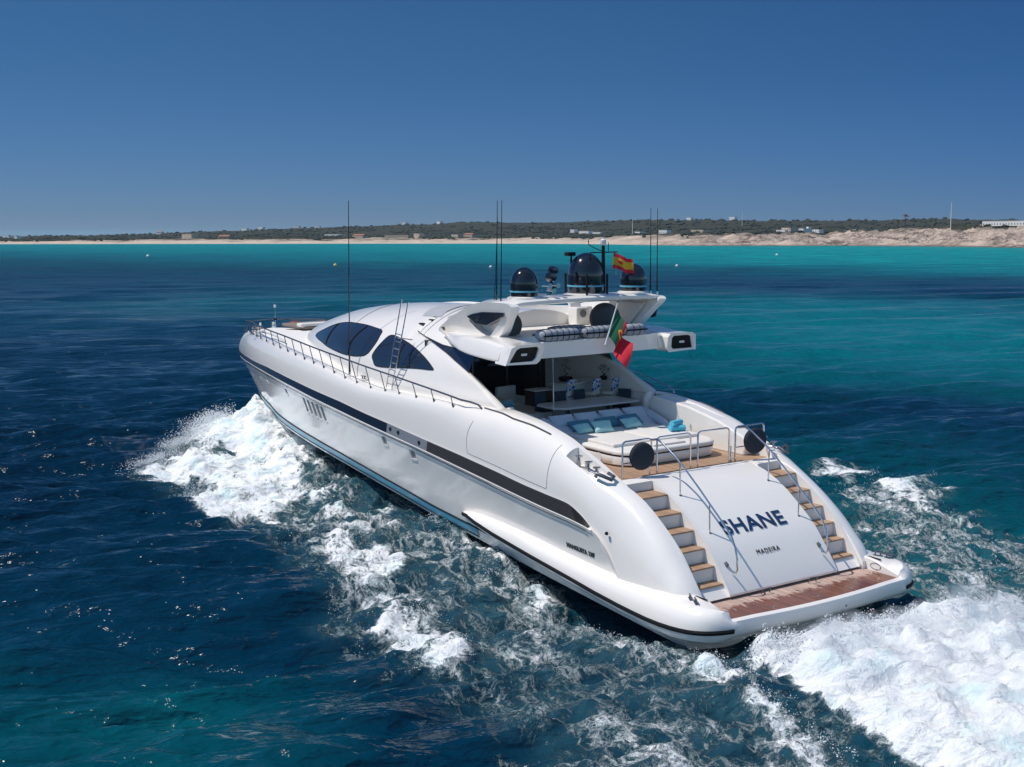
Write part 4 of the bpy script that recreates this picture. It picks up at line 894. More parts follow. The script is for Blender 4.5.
MB().box((0, 0, .55), (.6, 2.1, 1.1), bev=.02).build('counter_body', 'panel_grey', br); MB().box((-.03, 0, 1.13), (.8, 2.35, .06), bev=.015).build('counter_top', 'table', br)
MB().box((-.305, 0, .72), (.012, 2.1, .03)).build('counter_joint', 'black', br, smooth=False)
MP = {}
def pattern():
    m, nt, b = nmat('blue_coral_print'); N = nt.nodes.new; L = nt.links.new
    tc = N('ShaderNodeTexCoord'); v = N('ShaderNodeTexVoronoi'); v.feature = 'DISTANCE_TO_EDGE'; v.inputs['Scale'].default_value = 8; L(tc.outputs['Object'], v.inputs['Vector'])
    r = N('ShaderNodeValToRGB'); r.color_ramp.interpolation = 'CONSTANT'; r.color_ramp.elements[0].color = (.70, .74, .78, 1); r.color_ramp.elements[1].position = .12; r.color_ramp.elements[1].color = (.02, .12, .42, 1)
    L(v.outputs['Distance'], r.inputs[0]); L(r.outputs[0], b.inputs['Base Color']); b.inputs['Roughness'].default_value = .8; return m
M['print'] = pattern()
def stool(loc, rz, label):
    c = aboard('bar_stool', label, 'bar stool', loc, rz, 'bar stools with blue and white backs')
    MB().box((0, 0, .78), (.40, .42, .09), bev=.03).build('seat', 'vinyl', c); MB().box((-.2, 0, 1.06), (.06, .46, .44), bev=.025, ry=-.1).build('backrest', 'print', c)
    MB().box((-.2, 0, .84), (.03, .3, .2)).build('back_support', 'vinyl', c, smooth=False)
    for x in (-.16, .16):
        for y in (-.17, .17): MB().tube([(x * 1.15, y * 1.15, 0), (x, y, .75)], .014, 6).build('leg', 'steel', c)
    MB().tube([(-.18, -.19, .28), (.18, -.19, .28), (.18, .19, .28), (-.18, .19, .28), (-.18, -.19, .28)], .010, 6).build('foot_rail', 'steel', c)
stool((12.98, -1.02, ZF), .25, 'bar stool with blue and white patterned back, at the port end of the bar')
stool((12.72, -1.85, ZF), .35, 'bar stool with blue and white patterned back, middle one of the three')
stool((12.45, -2.42, ZF), .4, 'bar stool with blue and white patterned back, nearest the starboard wall')
def bonsai(loc, label, h, pr, seed):
    c = aboard('potted_plant', label, 'plant', loc, 0, 'small twisted plants on the bar'); r = random.Random(seed)
    MB().lathe([(pr * .8, 0), (pr, .04), (pr * 1.0, .13), (pr * .9, .13), (pr * .85, .10), (0, .10)], n=20).build('pot', 'black', c)
    P = [(0, 0, .1)]; 
    for k in range(1, 8): P.append((.07 * math.sin(k * 1.7), .09 * math.cos(k * 1.9), .1 + h * k / 8))
    MB().tube(P, [.022 - .0018 * k for k in range(8)], 7).build('trunk', 'bark', c)
    lf = MB()
    for k in range(70):
        a, e, q = r.uniform(0, 6.28), r.uniform(-1, 1), r.choice([(0, 0, .1 + h, .14), (.1, .05, .1 + h * .75, .09), (-.08, -.08, .1 + h * .6, .08)])
        c0 = Vector((q[0] + q[3] * math.cos(a) * r.random(), q[1] + q[3] * math.sin(a) * r.random() * 1.3, q[2] + .06 * e)); d1 = Vector((r.uniform(-1, 1), r.uniform(-1, 1), r.uniform(-.3, 1))).normalized() * .05; d2 = d1.cross(Vector((r.uniform(-1, 1), r.uniform(-1, 1), 1))).normalized() * .018
        lf.add([c0, c0 + d1 * .5 + d2, c0 + d1, c0 + d1 * .5 - d2], [(0, 1, 2, 3)])
    lf.build('foliage', 'soil_green', c, smooth=False, fixn=False)
bonsai((13.35, -1.25, 4.66), 'larger twisted plant in a low dark bowl at the port end of the bar', .55, .24, 3)
bonsai((12.85, -2.45, 4.66), 'smaller plant in a dark cube pot at the starboard end of the bar', .35, .12, 5)
# saloon side furniture seen in the shade
ac = aboard('armchair', 'white armchair in the shade beside the dark cabinet under the hardtop', 'armchair', (14.6, .05, ZF), .1)
MB().box((0, 0, .28), (.8, .8, .34), bev=.06).build('seat', 'panel_grey', ac); MB().box((.38, 0, .62), (.18, .8, .6), bev=.06).build('backrest', 'panel_grey', ac)
for y in (-.38, .38): MB().box((0, y, .5), (.75, .12, .18), bev=.04).build('armrest', 'panel_grey', ac)
cb = aboard('cabinet', 'dark cabinet with pale top in the shade next to the roof post', 'cabinet', (13.6, -.35, ZF))
MB().box((0, 0, .45), (.6, .75, .9), bev=.01).build('body', 'walnut', cb, smooth=False); MB().box((0, 0, .92), (.64, .79, .03), bev=.01).build('top', 'panel_grey', cb); MB().box((-.31, 0, .5), (.012, .3, .02)).build('handle', 'steel', cb)
so = aboard('cockpit_sofa', 'pale sofa along the port cockpit wall with teal cushions on it', 'sofa', (12.6, 2.15, ZF))
MB().box((0, 0, .24), (2.2, .75, .42), bev=.05).build('seat', 'vinyl', so); MB().box((0, .32, .62), (2.2, .16, .5), bev=.05).build('backrest', 'vinyl', so); MB().box((-1.1, 0, .4), (.14, .75, .5), bev=.05).build('armrest', 'vinyl', so)
single(cushion_mb(.5, .5, .18, seed=21), 'sofa_cushion', 'fabric_teal', (11.85, 2.1, 4.25), 'upright teal cushion at the aft end of the port cockpit sofa', 'cushion', 'teal cushions on the cockpit sofa', ry=1.2, ang=80)
single(cushion_mb(.55, .5, .16, seed=22), 'sofa_cushion', 'fabric_teal', (11.75, 2.05, 4.02), 'flat teal cushion lying at the aft end of the port cockpit sofa', 'cushion', 'teal cushions on the cockpit sofa', ry=.2, ang=80)
pf = aboard('pouffe', 'low round pale pouffe at the port end of the sun pad headrest', 'pouffe', (10.35, 2.15, 3.135)); MB().lathe([(.3, 0), (.34, .05), (.34, .3), (.28, .36), (0, .38)], n=24).build('body', 'panel_grey', pf); MB().lathe([(.345, .28), (.35, .29), (.345, .30)], n=24).build('piping', 'steeldark', pf)
# life rafts in netted grey bags on the hardtop
def raft(x, y, L_, label, z=6.44):
    c = aboard('life_raft', label, 'life raft', (x, y, z), 0, 'grey netted life raft bags on the hardtop')
    sc_ = []
    for t in np.linspace(-1, 1, 21):
        k = (1 - abs(t) ** 5) ** .5 if abs(t) < 1 else 0; k = max(k, .05); w_ = .30 * k; h_ = .18 * k; n = 16
        sc_.append([(w_ * (abs(math.cos(a)) ** .6) * (1 if math.cos(a) > 0 else -1), t * L_ / 2, .18 + h_ * (abs(math.sin(a)) ** .6) * (1 if math.sin(a) > 0 else -1) + .008 * math.sin(t * 22) * k) for a in [2 * math.pi * q / n for q in range(n)]])
    MB().loft(sc_, closed=True, caps=(True, True)).build('bag', 'cover_grey', c, ang=60)
    s = MB(); n = 20
    for t in np.linspace(-.8, .8, max(4, int(L_ / .2))):
        k = (1 - abs(t) ** 5) ** .5; s.tube([((.30 * k) * (abs(math.cos(a)) ** .6) * (1 if math.cos(a) > 0 else -1), t * L_ / 2, .18 + (.18 * k) * (abs(math.sin(a)) ** .6) * (1 if math.sin(a) > 0 else -1)) for a in [2 * math.pi * q / n for q in range(n + 1)]], .011, 5)
    s.build('netting', 'black', c)
    st = MB()
    for x_ in (-.30, .30): st.box((x_, 0, .18), (.016, L_ * .93, .045))
    st.build('strap', 'black', c, smooth=False); return c
raft(10.15, 1.35, 1.55, 'grey netted life raft bag at the port end of the hardtop edge')
raft(10.15, -.20, 1.55, 'grey netted life raft bag in the middle of the hardtop edge, left of the flagstaff')
raft(10.78, .55, 1.45, 'grey netted life raft bag lying in the second row behind the other two')
raft(10.15, -1.45, .9, 'short grey netted life raft bag right of the flagstaff')
# round fenders
def disc_fender(loc, rz, r, t, m, label, group, tilt=0.0, line=None):
    c = aboard('round_fender', label, 'fender', loc, rz, group)
    MB().lathe([(0, -t / 2), (r * .6, -t / 2), (r * .9, -t * .42), (r, -t * .2), (r, t * .2), (r * .9, t * .42), (r * .6, t / 2), (0, t / 2)], n=36, axis='X').build('cover', m, c, ang=60)
    MB().tube([(0, r * 1.005 * math.cos(a), r * 1.005 * math.sin(a)) for a in np.linspace(0, 2 * math.pi, 37)], .012, 6).build('piping', 'black', c)
    if line: MB().tube([(0, 0, r), (.0, 0, r + line)], .01, 5).build('lanyard', 'rope', c)
    return c
GF = 'round black fenders hung on the aft deck rails'
f1 = disc_fender((5.50, 1.90, 3.72), -.18, .37, .16, 'cover_dark', 'round black covered fender on the port aft rail, above the port stairs', GF)
f2 = disc_fender((5.50, -2.28, 3.70), -.18, .37, .16, 'cover_dark', 'round black covered fender on the starboard aft rail, above the starboard stairs', GF)
GB = 'ball fenders under the radar arch'
disc_fender((10.98, -1.06, 6.93), -.6, .47, .86, 'cover_mid', 'big round charcoal cover standing behind the flagstaff under the radar arch', GB)
disc_fender((11.45, 2.16, 6.84), .2, .38, .3, 'cover_mid', 'round charcoal cover half hidden behind the port leg of the radar arch', GB)
disc_fender((11.3, -3.22, 7.08), 1.1, .26, .3, 'cover_dark', 'small black round cover outside the starboard leg of the radar arch', GB)
# flags
def cloth(corners, nu, nv, folds, m, name):
    A, B, C_, D = [Vector(q) for q in corners]; vs = []; fs = []; mi = []
    for i in range(nu + 1):
        for j in range(nv + 1):
            u, v = i / nu, j / nv; p = A * (1 - u) * (1 - v) + B * (1 - u) * v + C_ * u * v + D * u * (1 - v); vs.append(p + Vector(folds(u, v)))
    for i in range(nu):
        for j in range(nv): fs.append((i * (nv + 1) + j, (i + 1) * (nv + 1) + j, (i + 1) * (nv + 1) + j + 1, i * (nv + 1) + j + 1)); mi.append(m((i + .5) / nu, (j + .5) / nv))
    mb = MB(); mb.add(vs, fs); mb.mi = mi; return mb
M['flag_green'] = mat('flag_green', (.012, .11, .05), .8, var=.05); M['flag_red'] = mat('flag_red', (.62, .015, .035), .8, var=.05); M['flag_yellow'] = mat('flag_yellow', (.75, .43, .02), .8, var=.05); M['flag_white'] = mat('flag_white', (.7, .7, .7), .8)
def thick(mb): return mb
es = aboard('spanish_flag', 'small red and yellow courtesy flag flying from the crosstree beside the big dome', 'flag', (10.72, -1.30, 8.48))
fm = lambda u, v: (0 if (v < .25 or v > .75) else 1) if not (.26 < u < .40 and .36 < v < .66) else (2 if (u - .33) ** 2 + ((v - .5) * .6) ** 2 < .005 else 1)
cloth(((0, .1, .50), (0, .1, 0), (-.12, -.58, -.20), (-.12, -.60, .24)), 40, 24, lambda u, v: (.07 * math.sin(u * 9 + v), 0, .03 * math.sin(u * 8)), fm, 'f').build('flag_cloth', ['flag_red', 'flag_yellow', 'flag_red'], es, fixn=False)
MB().tube([(0, 0, -.2), (0, 0, .58)], .006, 5).build('halyard', 'rope', es)
pt = aboard('portuguese_flag', 'large green and red ensign hanging from the raked staff on the hardtop edge', 'flag', (9.62, -.05, 6.36))
def fold(u, v): return (.16 * math.sin(u * 10 + v * 2) * (.3 + u), .07 * math.sin(u * 9 + 1) * u, .05 * math.sin(u * 7 + v * 3) * u)
def pm(u, v):
    d = ((u - .40) * 1.35) ** 2 + ((v - .5)) ** 2
    if d < .007: return 1
    if d < .017: return 2
    return 0 if u < .40 else 1
cloth(((-.01, -.41, 1.08), (-.01, -.10, .26), (-.25, -.42, -.84), (-.34, -.66, -.10)), 60, 30, fold, pm, 'f').build('flag_cloth', ['flag_green', 'flag_red', 'flag_yellow', 'flag_white'], pt, fixn=False)
MB().tube([(0, .02, -.1), (-.02, -.44, 1.16)], [.026, .018], 8).build('flagstaff', 'panel_grey', pt); MB().lathe([(0, 0), (.03, .02), (.03, .05), (0, .07)], (-.02, -.44, 1.14), 10).build('finial', 'steel', pt)
# odds and ends on the foredeck
single(cushion_mb(.42, .45, .2, seed=31), 'red_bag', 'red', (33.3, -.35, 5.26), 'small dark red bag lying on the foredeck ahead of the bow sun pad', 'bag', ang=80)
# two mooring lines coiled on the platform edge are not visible; the stern spray follows with the water
# ================================================================== SEA
def _h2(ix, iy, s):
    n = (ix.astype(np.int64) * 374761393 + iy.astype(np.int64) * 668265263 + s * 1442695041) & 0x7fffffff
    n = ((n ^ (n >> 13)) * 1274126177) & 0x7fffffff; return ((n ^ (n >> 16)) & 0xffff) / 65535.0
def vn(x, y, s=0):
    ix, iy = np.floor(x).astype(np.int64), np.floor(y).astype(np.int64); fx, fy = x - ix, y - iy; fx = fx * fx * (3 - 2 * fx); fy = fy * fy * (3 - 2 * fy)
    a, b, c, d = _h2(ix, iy, s), _h2(ix + 1, iy, s), _h2(ix, iy + 1, s), _h2(ix + 1, iy + 1, s); return (a * (1 - fx) + b * fx) * (1 - fy) + (c * (1 - fx) + d * fx) * fy
def fbm(x, y, s=0, o=5, g=.5):
    t = 0; a = 1; n = 0
    for k in range(o): t = t + a * vn(x, y, s + k * 17); n += a; a *= g; x, y = x * 2.03 + 5.1, y * 2.03 + 9.7
    return t / n
def sdf(X, Y, P):
    """signed distance to polygon, negative inside"""
    P = np.array(P, float); d = np.full(X.shape, 1e9); ins = np.zeros(X.shape, bool); n = len(P)
    for i in range(n):
        a, b = P[i], P[(i + 1) % n]; ex, ey = b - a; wx, wy = X - a[0], Y - a[1]; t = np.clip((wx * ex + wy * ey) / (ex * ex + ey * ey + 1e-9), 0, 1)
        d = np.minimum(d, (wx - ex * t) ** 2 + (wy - ey * t) ** 2)
        c = (a[1] <= Y) != (b[1] <= Y)
        with np.errstate(divide='ignore', invalid='ignore'): xi = a[0] + (Y - a[1]) / (b[1] - a[1] if b[1] != a[1] else 1e-9) * ex
        ins ^= c & (X < xi)
    return np.where(ins, -1, 1) * np.sqrt(d)
def sstep(a, b, x): t = np.clip((x - a) / (b - a), 0, 1); return t * t * (3 - 2 * t)
ZONES = dict(
 fan=[(38.5, .6), (37.2, 2.6), (34.6, 4.0), (33.4, 5.6), (32.3, 7.4), (31.0, 8.0), (28.8, 7.4), (27.2, 6.8), (24.8, 7.7), (22.0, 8.0), (20.0, 7.5), (17.1, 6.6), (14.9, 6.3), (13.6, 6.1), (14.0, 4.8), (16.8, 3.9), (20.5, 3.2), (26.5, 2.0), (31.1, .8), (35, 0)],
 lobeA=[(38.0, .2), (38.8, 1.4), (38.2, 2.6), (36.2, 3.9), (34.2, 4.7), (32.6, 4.5), (31.2, 3.8), (29.1, 3.0), (31, .5), (35, -.5)],
 lobeB=[(25.9, 2.4), (29.6, 2.1), (30.6, 3.6), (31.4, 5.0), (31.4, 6.7), (30.9, 8.0), (29.0, 8.0), (27.6, 7.1), (26.4, 6.8), (24.7, 7.6), (22.4, 8.1), (20.6, 7.9), (19.2, 7.2), (19.4, 6.1), (21.1, 4.6)],
 mass2=[(14.6, 7.2), (12.9, 7.7), (11.2, 8.2), (9.6, 8.5), (7.9, 9.0), (6.9, 9.5), (5.4, 9.8), (4.2, 9.6), (3.1, 9.4), (2.3, 9.1), (2.8, 8.5), (3.9, 8.2), (5.5, 7.8), (6.9, 7.6), (8.7, 6.9), (10.2, 6.5), (12.4, 6.0), (14.3, 6.3)],
 body=[(41, -1), (34.5, -.9), (19.8, 1.2), (13.1, 2.0), (6.8, 2.7), (1.7, 3.0), (-1.5, 5.0), (-6.0, 5.5), (-12, 5), (-12, 14), (-3.4, 11.6), (.8, 10.3), (3.2, 10.4), (6.0, 10.2), (12.4, 8.5), (18.8, 8.0), (24, 8), (31, 7.8), (35, 4)],
 mass3=[(.1, 8.4), (-.7, 8.1), (-1.6, 7.7), (-3.3, 7.6), (-5.3, 7.9), (-12, 8), (-12, 12), (-3.8, 10.4), (-1.7, 9.6)],
 streak=[(13.7, 3.0), (9.8, 3.3), (7.0, 3.7), (4.3, 4.1), (2.0, 4.5), (-.3, 4.9), (-2.0, 5.4), (-3.7, 5.8), (-5.5, 6.3), (-10, 7), (-10, 8), (-5.1, 7.1), (-3.2, 6.6), (-1.6, 6.2), (.5, 5.7), (2.6, 5.3), (5.1, 4.8), (8.5, 4.2), (11.9, 3.9)],
 wash=[(-1.0, 4.2), (-.6, 3.4), (-.35, 2.6), (-.3, 1.2), (-.5, -.6), (-1.0, -1.9), (-1.6, -3.2), (-3.1, -5.0), (-12, -9), (-22, -8), (-22, 6), (-12, 4.6), (-6.5, 5.0), (-5.6, 5.0), (-4.4, 4.9), (-2.8, 4.7)],
 stbd1=[(15.8, -16.0), (15.4, -17.6), (14.3, -17.5), (12.8, -16.0), (12.7, -14.5), (13.6, -14.0)],
 stbd2=[(11.2, -13.0), (12.3, -15.9), (10.8, -16.3), (8.7, -15.6), (7.4, -13.3), (7.0, -10.9), (8.6, -11.0), (9.8, -11.6)],
 stbd3=[(12.5, -12.5), (9, -9.5), (6.9, -7.6), (4.8, -6.0), (2.6, -4.6), (.4, -4.2), (-1.6, -4.6), (-6, -7.0), (-2, -11), (1.8, -11.0), (3.5, -12.0), (6.2, -13.4), (8.1, -14.4), (9.5, -14)])
def build_axis(lo, hi, step, a, b, ratio):
    mid = list(np.arange(lo, hi + 1e-6, step)); u = []; s = step; x = mid[-1]
    while x < b: s *= ratio; x += s; u.append(x)
    d = []; s = step; x = mid[0]
    while x > a: s *= ratio; x -= s; d.append(x)
    return np.array(d[::-1] + mid + u)
ax = build_axis(-9, 44, .13, -900, 24000, 1.032); ay = build_axis(-18, 18, .13, -20000, 16000, 1.032)
X, Y = np.meshgrid(ax, ay, indexing='ij'); SH = X.shape; X = X.ravel(); Y = Y.ravel()
# cell size, to fade out waves that the mesh is too coarse for
cx_ = np.gradient(ax); cy_ = np.gradient(ay); CELL = np.hypot(*np.meshgrid(cx_, cy_, indexing='ij')).ravel() * .75
Z = np.zeros_like(X); rg = np.random.RandomState(5)
wd = math.radians(163)      # mean wave direction
for k in range(78):
    lam = 10 ** rg.uniform(math.log10(.62), math.log10(8.5)) if k < 66 else rg.uniform(9, 22); th = wd + rg.normal() * .34; amp = .0118 * lam ** .72 * rg.uniform(.5, 1.3)
    kx, ky = 2 * math.pi / lam * math.cos(th), 2 * math.pi / lam * math.sin(th); ph = rg.uniform(0, 6.28); fade = sstep(.42, .2, CELL / lam)
    p = kx * X + ky * Y + ph + .9 * (vn(X * .11 + k, Y * .11, k) - .5) * 6.28 * .5
    s = np.sin(p); Z += amp * fade * (s + .28 * np.cos(2 * p))
far = sstep(120, 20, np.hypot(X - 15, Y))
Z *= (1 + .25 * (vn(X * .04, Y * .04, 77) - .5))
near = (np.abs(X - 14) < 46) & (np.abs(Y) < 40); xi, yi = X[near], Y[near]
def zone(name, soft, warp=.9, sc=.9, seed=1):
    wx = xi + (fbm(xi * sc, yi * sc, seed, 4) - .5) * 2 * warp; wy = yi + (fbm(xi * sc + 31, yi * sc + 7, seed + 3, 4) - .5) * 2 * warp
    return sstep(soft, -soft, sdf(wx, wy, ZONES[name]))
n1 = fbm(xi * 1.1, yi * 1.1, 3, 5); n2 = fbm(xi * 2.7, yi * 2.7, 9, 5, .6); n3 = fbm(xi * .45, yi * .6, 21, 4)
z_la = zone('lobeA', .5, .9, .9, 31); z_lb = zone('lobeB', .5, 1.2, .9, 32); z_fan = zone('fan', .8, 1.0, .8, 11); z_m2 = zone('mass2', .7, 1.1, .9, 12); z_body = zone('body', 1.2, 1.5, .5, 13); z_m3 = zone('mass3', 1.0, 1.0, .8, 14)
z_st = zone('streak', .35, .45, 1.3, 15); z_w = zone('wash', .45, .75, 1.0, 16); z_s1 = zone('stbd1', .6, .8, 1, 17); z_s2 = zone('stbd2', .9, 1.2, .8, 18); z_s3 = zone('stbd3', 1.0, 1.2, .8, 19)
yh = np.interp(xi, [2, 12, 20, 24, 28, 31.5, 34, 36.5, 39], [3.5, 3.4, 3.3, 3.05, 2.55, 1.9, 1.2, .4, 0]); dh = np.abs(yi) - yh
z_root = np.exp(-(np.maximum(dh, 0) / 1.5) ** 2) * np.interp(xi, [10, 16, 22, 26, 29, 37, 39], [0, .12, .3, .6, 1, 1, 0])
patch_ = sstep(.42, .58, fbm(xi * .55, yi * .8, 101, 4)); streaky = fbm(xi * .35, yi * 1.5, 103, 5, .6)
foam_n = np.maximum.reduce([1.15 * z_la * (.72 + .45 * n1), 1.05 * z_lb * (.42 + .88 * n1), .56 * z_fan * sstep(31, 27, xi) * (.3 + 1.2 * n1), .80 * z_m2 * (.35 + 1.05 * n1), z_body * (.12 + .36 * streaky + .15 * patch_), .60 * zone('fan', .6, .8, .9, 77) * sstep(29, 31, xi) * (.45 + .8 * n1), .62 * z_m3 * (.3 + .9 * n1), .70 * z_st * (.35 + 1.0 * n1), 1.5 * z_w, .72 * z_s1 * (.4 + n1), .74 * z_s2 * (.4 + n1), .52 * z_s3 * (.3 + 1.2 * streaky), 1.05 * z_root * (.45 + .8 * n1)])
# thin feathered lines along the outer edge of the wake
cl = sdf(xi + (n1 - .5) * 1.6, yi + (n2 - .5) * 1.2, ZONES['body']); foam_n = np.maximum(foam_n, .34 * np.exp(-((cl) / .35) ** 2) * sstep(20, 14, xi) * (yi > 3))
aer_n = np.clip(.70 * z_body * (.5 + n1) + .6 * z_fan + .6 * z_s3 + .35 * z_s2 + .9 * z_w + .3 * z_st, 0, 1)
dz = np.zeros_like(xi)
G = lambda cx, cy, rx, ry, a=0: np.exp(-(((xi - cx) * math.cos(a) + (yi - cy) * math.sin(a)) / rx) ** 2 - ((-(xi - cx) * math.sin(a) + (yi - cy) * math.cos(a)) / ry) ** 2)
dz += .75 * G(34.3, 2.8, 3.2, 1.5, -.42) * (.75 + .6 * n1) + .28 * G(31.6, 5.4, 1.3, 2.2, -.2) * (.6 + .8 * n1) + .30 * G(26, 5.2, 4.5, 1.5) * (.4 + 1.1 * n1)
dz += np.interp(xi, [8, 12, 16, 20, 24, 28, 31, 34, 36.5, 38], [0, .12, .28, .45, .65, .95, 1.30, 1.35, .7, 0]) * np.exp(-(np.maximum(dh, 0) / .95) ** 2) * (.75 + .5 * n1)
dz -= .30 * sstep(5.6, 4.4, np.abs(yi)) * sstep(-1.5, 1.0, xi) * sstep(11, 8, xi)
dz += .13 * z_fan * (n2 - .35) * 2 + .25 * z_m2 * (n1) + .12 * z_m2 * (n2 - .5) * 2
dz += .26 * z_body * (n2 - .5) * 2 + .22 * z_body * (n1 - .5) * 2 + .24 * z_st * (n2 + .2)
dz += (z_s1 + z_s2) * .3 * n1 + z_s3 * .30 * (n2 - .4) * 2
wm = np.exp(-((yi - .2) / 3.9) ** 4) * sstep(-.5, -3.2, xi) * sstep(-30, -8, xi)
dz += z_w * (.26 + .36 * wm * (.55 + .75 * n3) + .55 * (n1 - .45) * 2 * .7 + .28 * (n2 - .5) * 2)
dz -= .55 * np.exp(-((xi - .2) / 1.1) ** 2 - (yi / 3.2) ** 4)
Z[near] += dz
FO = np.zeros_like(X); AE = np.zeros_like(X); FO[near] = foam_n; AE[near] = aer_n
# sea-bed map: sand shows turquoise, sea grass shows navy.  Laid out by bearing and range from the anchorage
rows = [15, 22, 25.4, 30.9, 36.9, 45.5, 53.8, 64, 74, 84.4, 107, 145, 191, 227, 279, 361, 473, 616, 882, 1376, 3000]
bear = [-60, -52.5, -45, -38.7, -30, -19, -10, 0]
T = [[.2, .2, .1, .1, .15, .35, .25, .1], [.2, .2, .1, .1, .12, .35, .25, .1], [.2, .2, .1, .1, .10, .40, .35, .2], [.3, .3, .2, .1, .08, .12, .22, .1], [.4, .4, .35, .25, .1, .1, .12, .1], [.35, .40, .38, .3, .1, .1, .06, .06], [.25, .32, .32, .25, .1, .08, .05, .05],
     [.18, .22, .22, .18, .1, .07, .04, .04], [.10, .12, .14, .18, .1, .07, .04, .04], [.42, .44, .42, .36, .12, .10, .08, .06], [.60, .62, .58, .44, .16, .12, .10, .08], [.62, .68, .64, .50, .26, .20, .14, .12], [.44, .52, .52, .50, .46, .42, .16, .12],
     [.16, .14, .16, .24, .34, .26, .10, .08], [.30, .22, .18, .18, .24, .20, .12, .1], [.66, .62, .50, .36, .28, .20, .14, .12], [.80, .84, .82, .78, .62, .36, .22, .2], [.84, .86, .88, .80, .72, .52, .40, .35], [.9, .9, .9, .86, .82, .72, .62, .55], [.95, .92, .92, .9, .86, .82, .76, .7], [.95] * 8]
T = np.array(T); rr0 = np.log(np.array(rows)); R = np.hypot(X - CAM.x, Y - CAM.y); TH = np.degrees(np.arctan2(Y - CAM.y, X - CAM.x))
lw = .11; R2 = np.log(np.maximum(R, 5)) + lw * (fbm(X * .02, Y * .02, 41, 5) - .5) * 2.2 + .10 * (fbm(X * .11, Y * .11, 43, 4) - .5) * 2; TH2 = TH + 7 * (fbm(X * .013 + 3, Y * .013, 44, 4) - .5)
fi = np.interp(R2, rr0, np.arange(len(rows))); ti = np.interp(TH2, bear, np.arange(len(bear))); i0 = np.clip(fi.astype(int), 0, len(rows) - 2); j0 = np.clip(ti.astype(int), 0, len(bear) - 2); u = fi - i0; v = ti - j0
SHO = T[i0, j0] * (1 - u) * (1 - v) + T[i0 + 1, j0] * u * (1 - v) + T[i0, j0 + 1] * (1 - u) * v + T[i0 + 1, j0 + 1] * u * v
SHO = np.clip(SHO + .10 * (fbm(X * .05, Y * .05, 51, 4) - .5), 0, 1)
nx_, ny_ = SH; idx = np.arange(nx_ * ny_).reshape(SH); q = np.stack([idx[:-1, :-1], idx[1:, :-1], idx[1:, 1:], idx[:-1, 1:]], -1).reshape(-1, 4)
me = bpy.data.meshes.new('sea'); me.vertices.add(len(X)); me.vertices.foreach_set('co', np.stack([X, Y, Z], 1).astype(np.float32).ravel())
me.loops.add(q.size); me.loops.foreach_set('vertex_index', q.ravel().astype(np.int32)); me.polygons.add(len(q)); me.polygons.foreach_set('loop_start', np.arange(0, q.size, 4, dtype=np.int32)); me.polygons.foreach_set('loop_total', np.full(len(q), 4, dtype=np.int32))
me.update(calc_edges=True); me.polygons.foreach_set('use_smooth', np.ones(len(q), bool))
FAR = sstep(40, 380, np.hypot(X - 10, Y))
for nm, arr in (('foam', FO), ('aer', AE), ('shoal', SHO), ('far', FAR), ('mid', sstep(25, 190, np.hypot(X - 5, Y - 5)))):
    a = me.attributes.new(nm, 'FLOAT', 'POINT'); a.data.foreach_set('value', arr.astype(np.float32))
sea = bpy.data.objects.new('sea', me); COL.objects.link(sea); tag(sea, kind='structure')
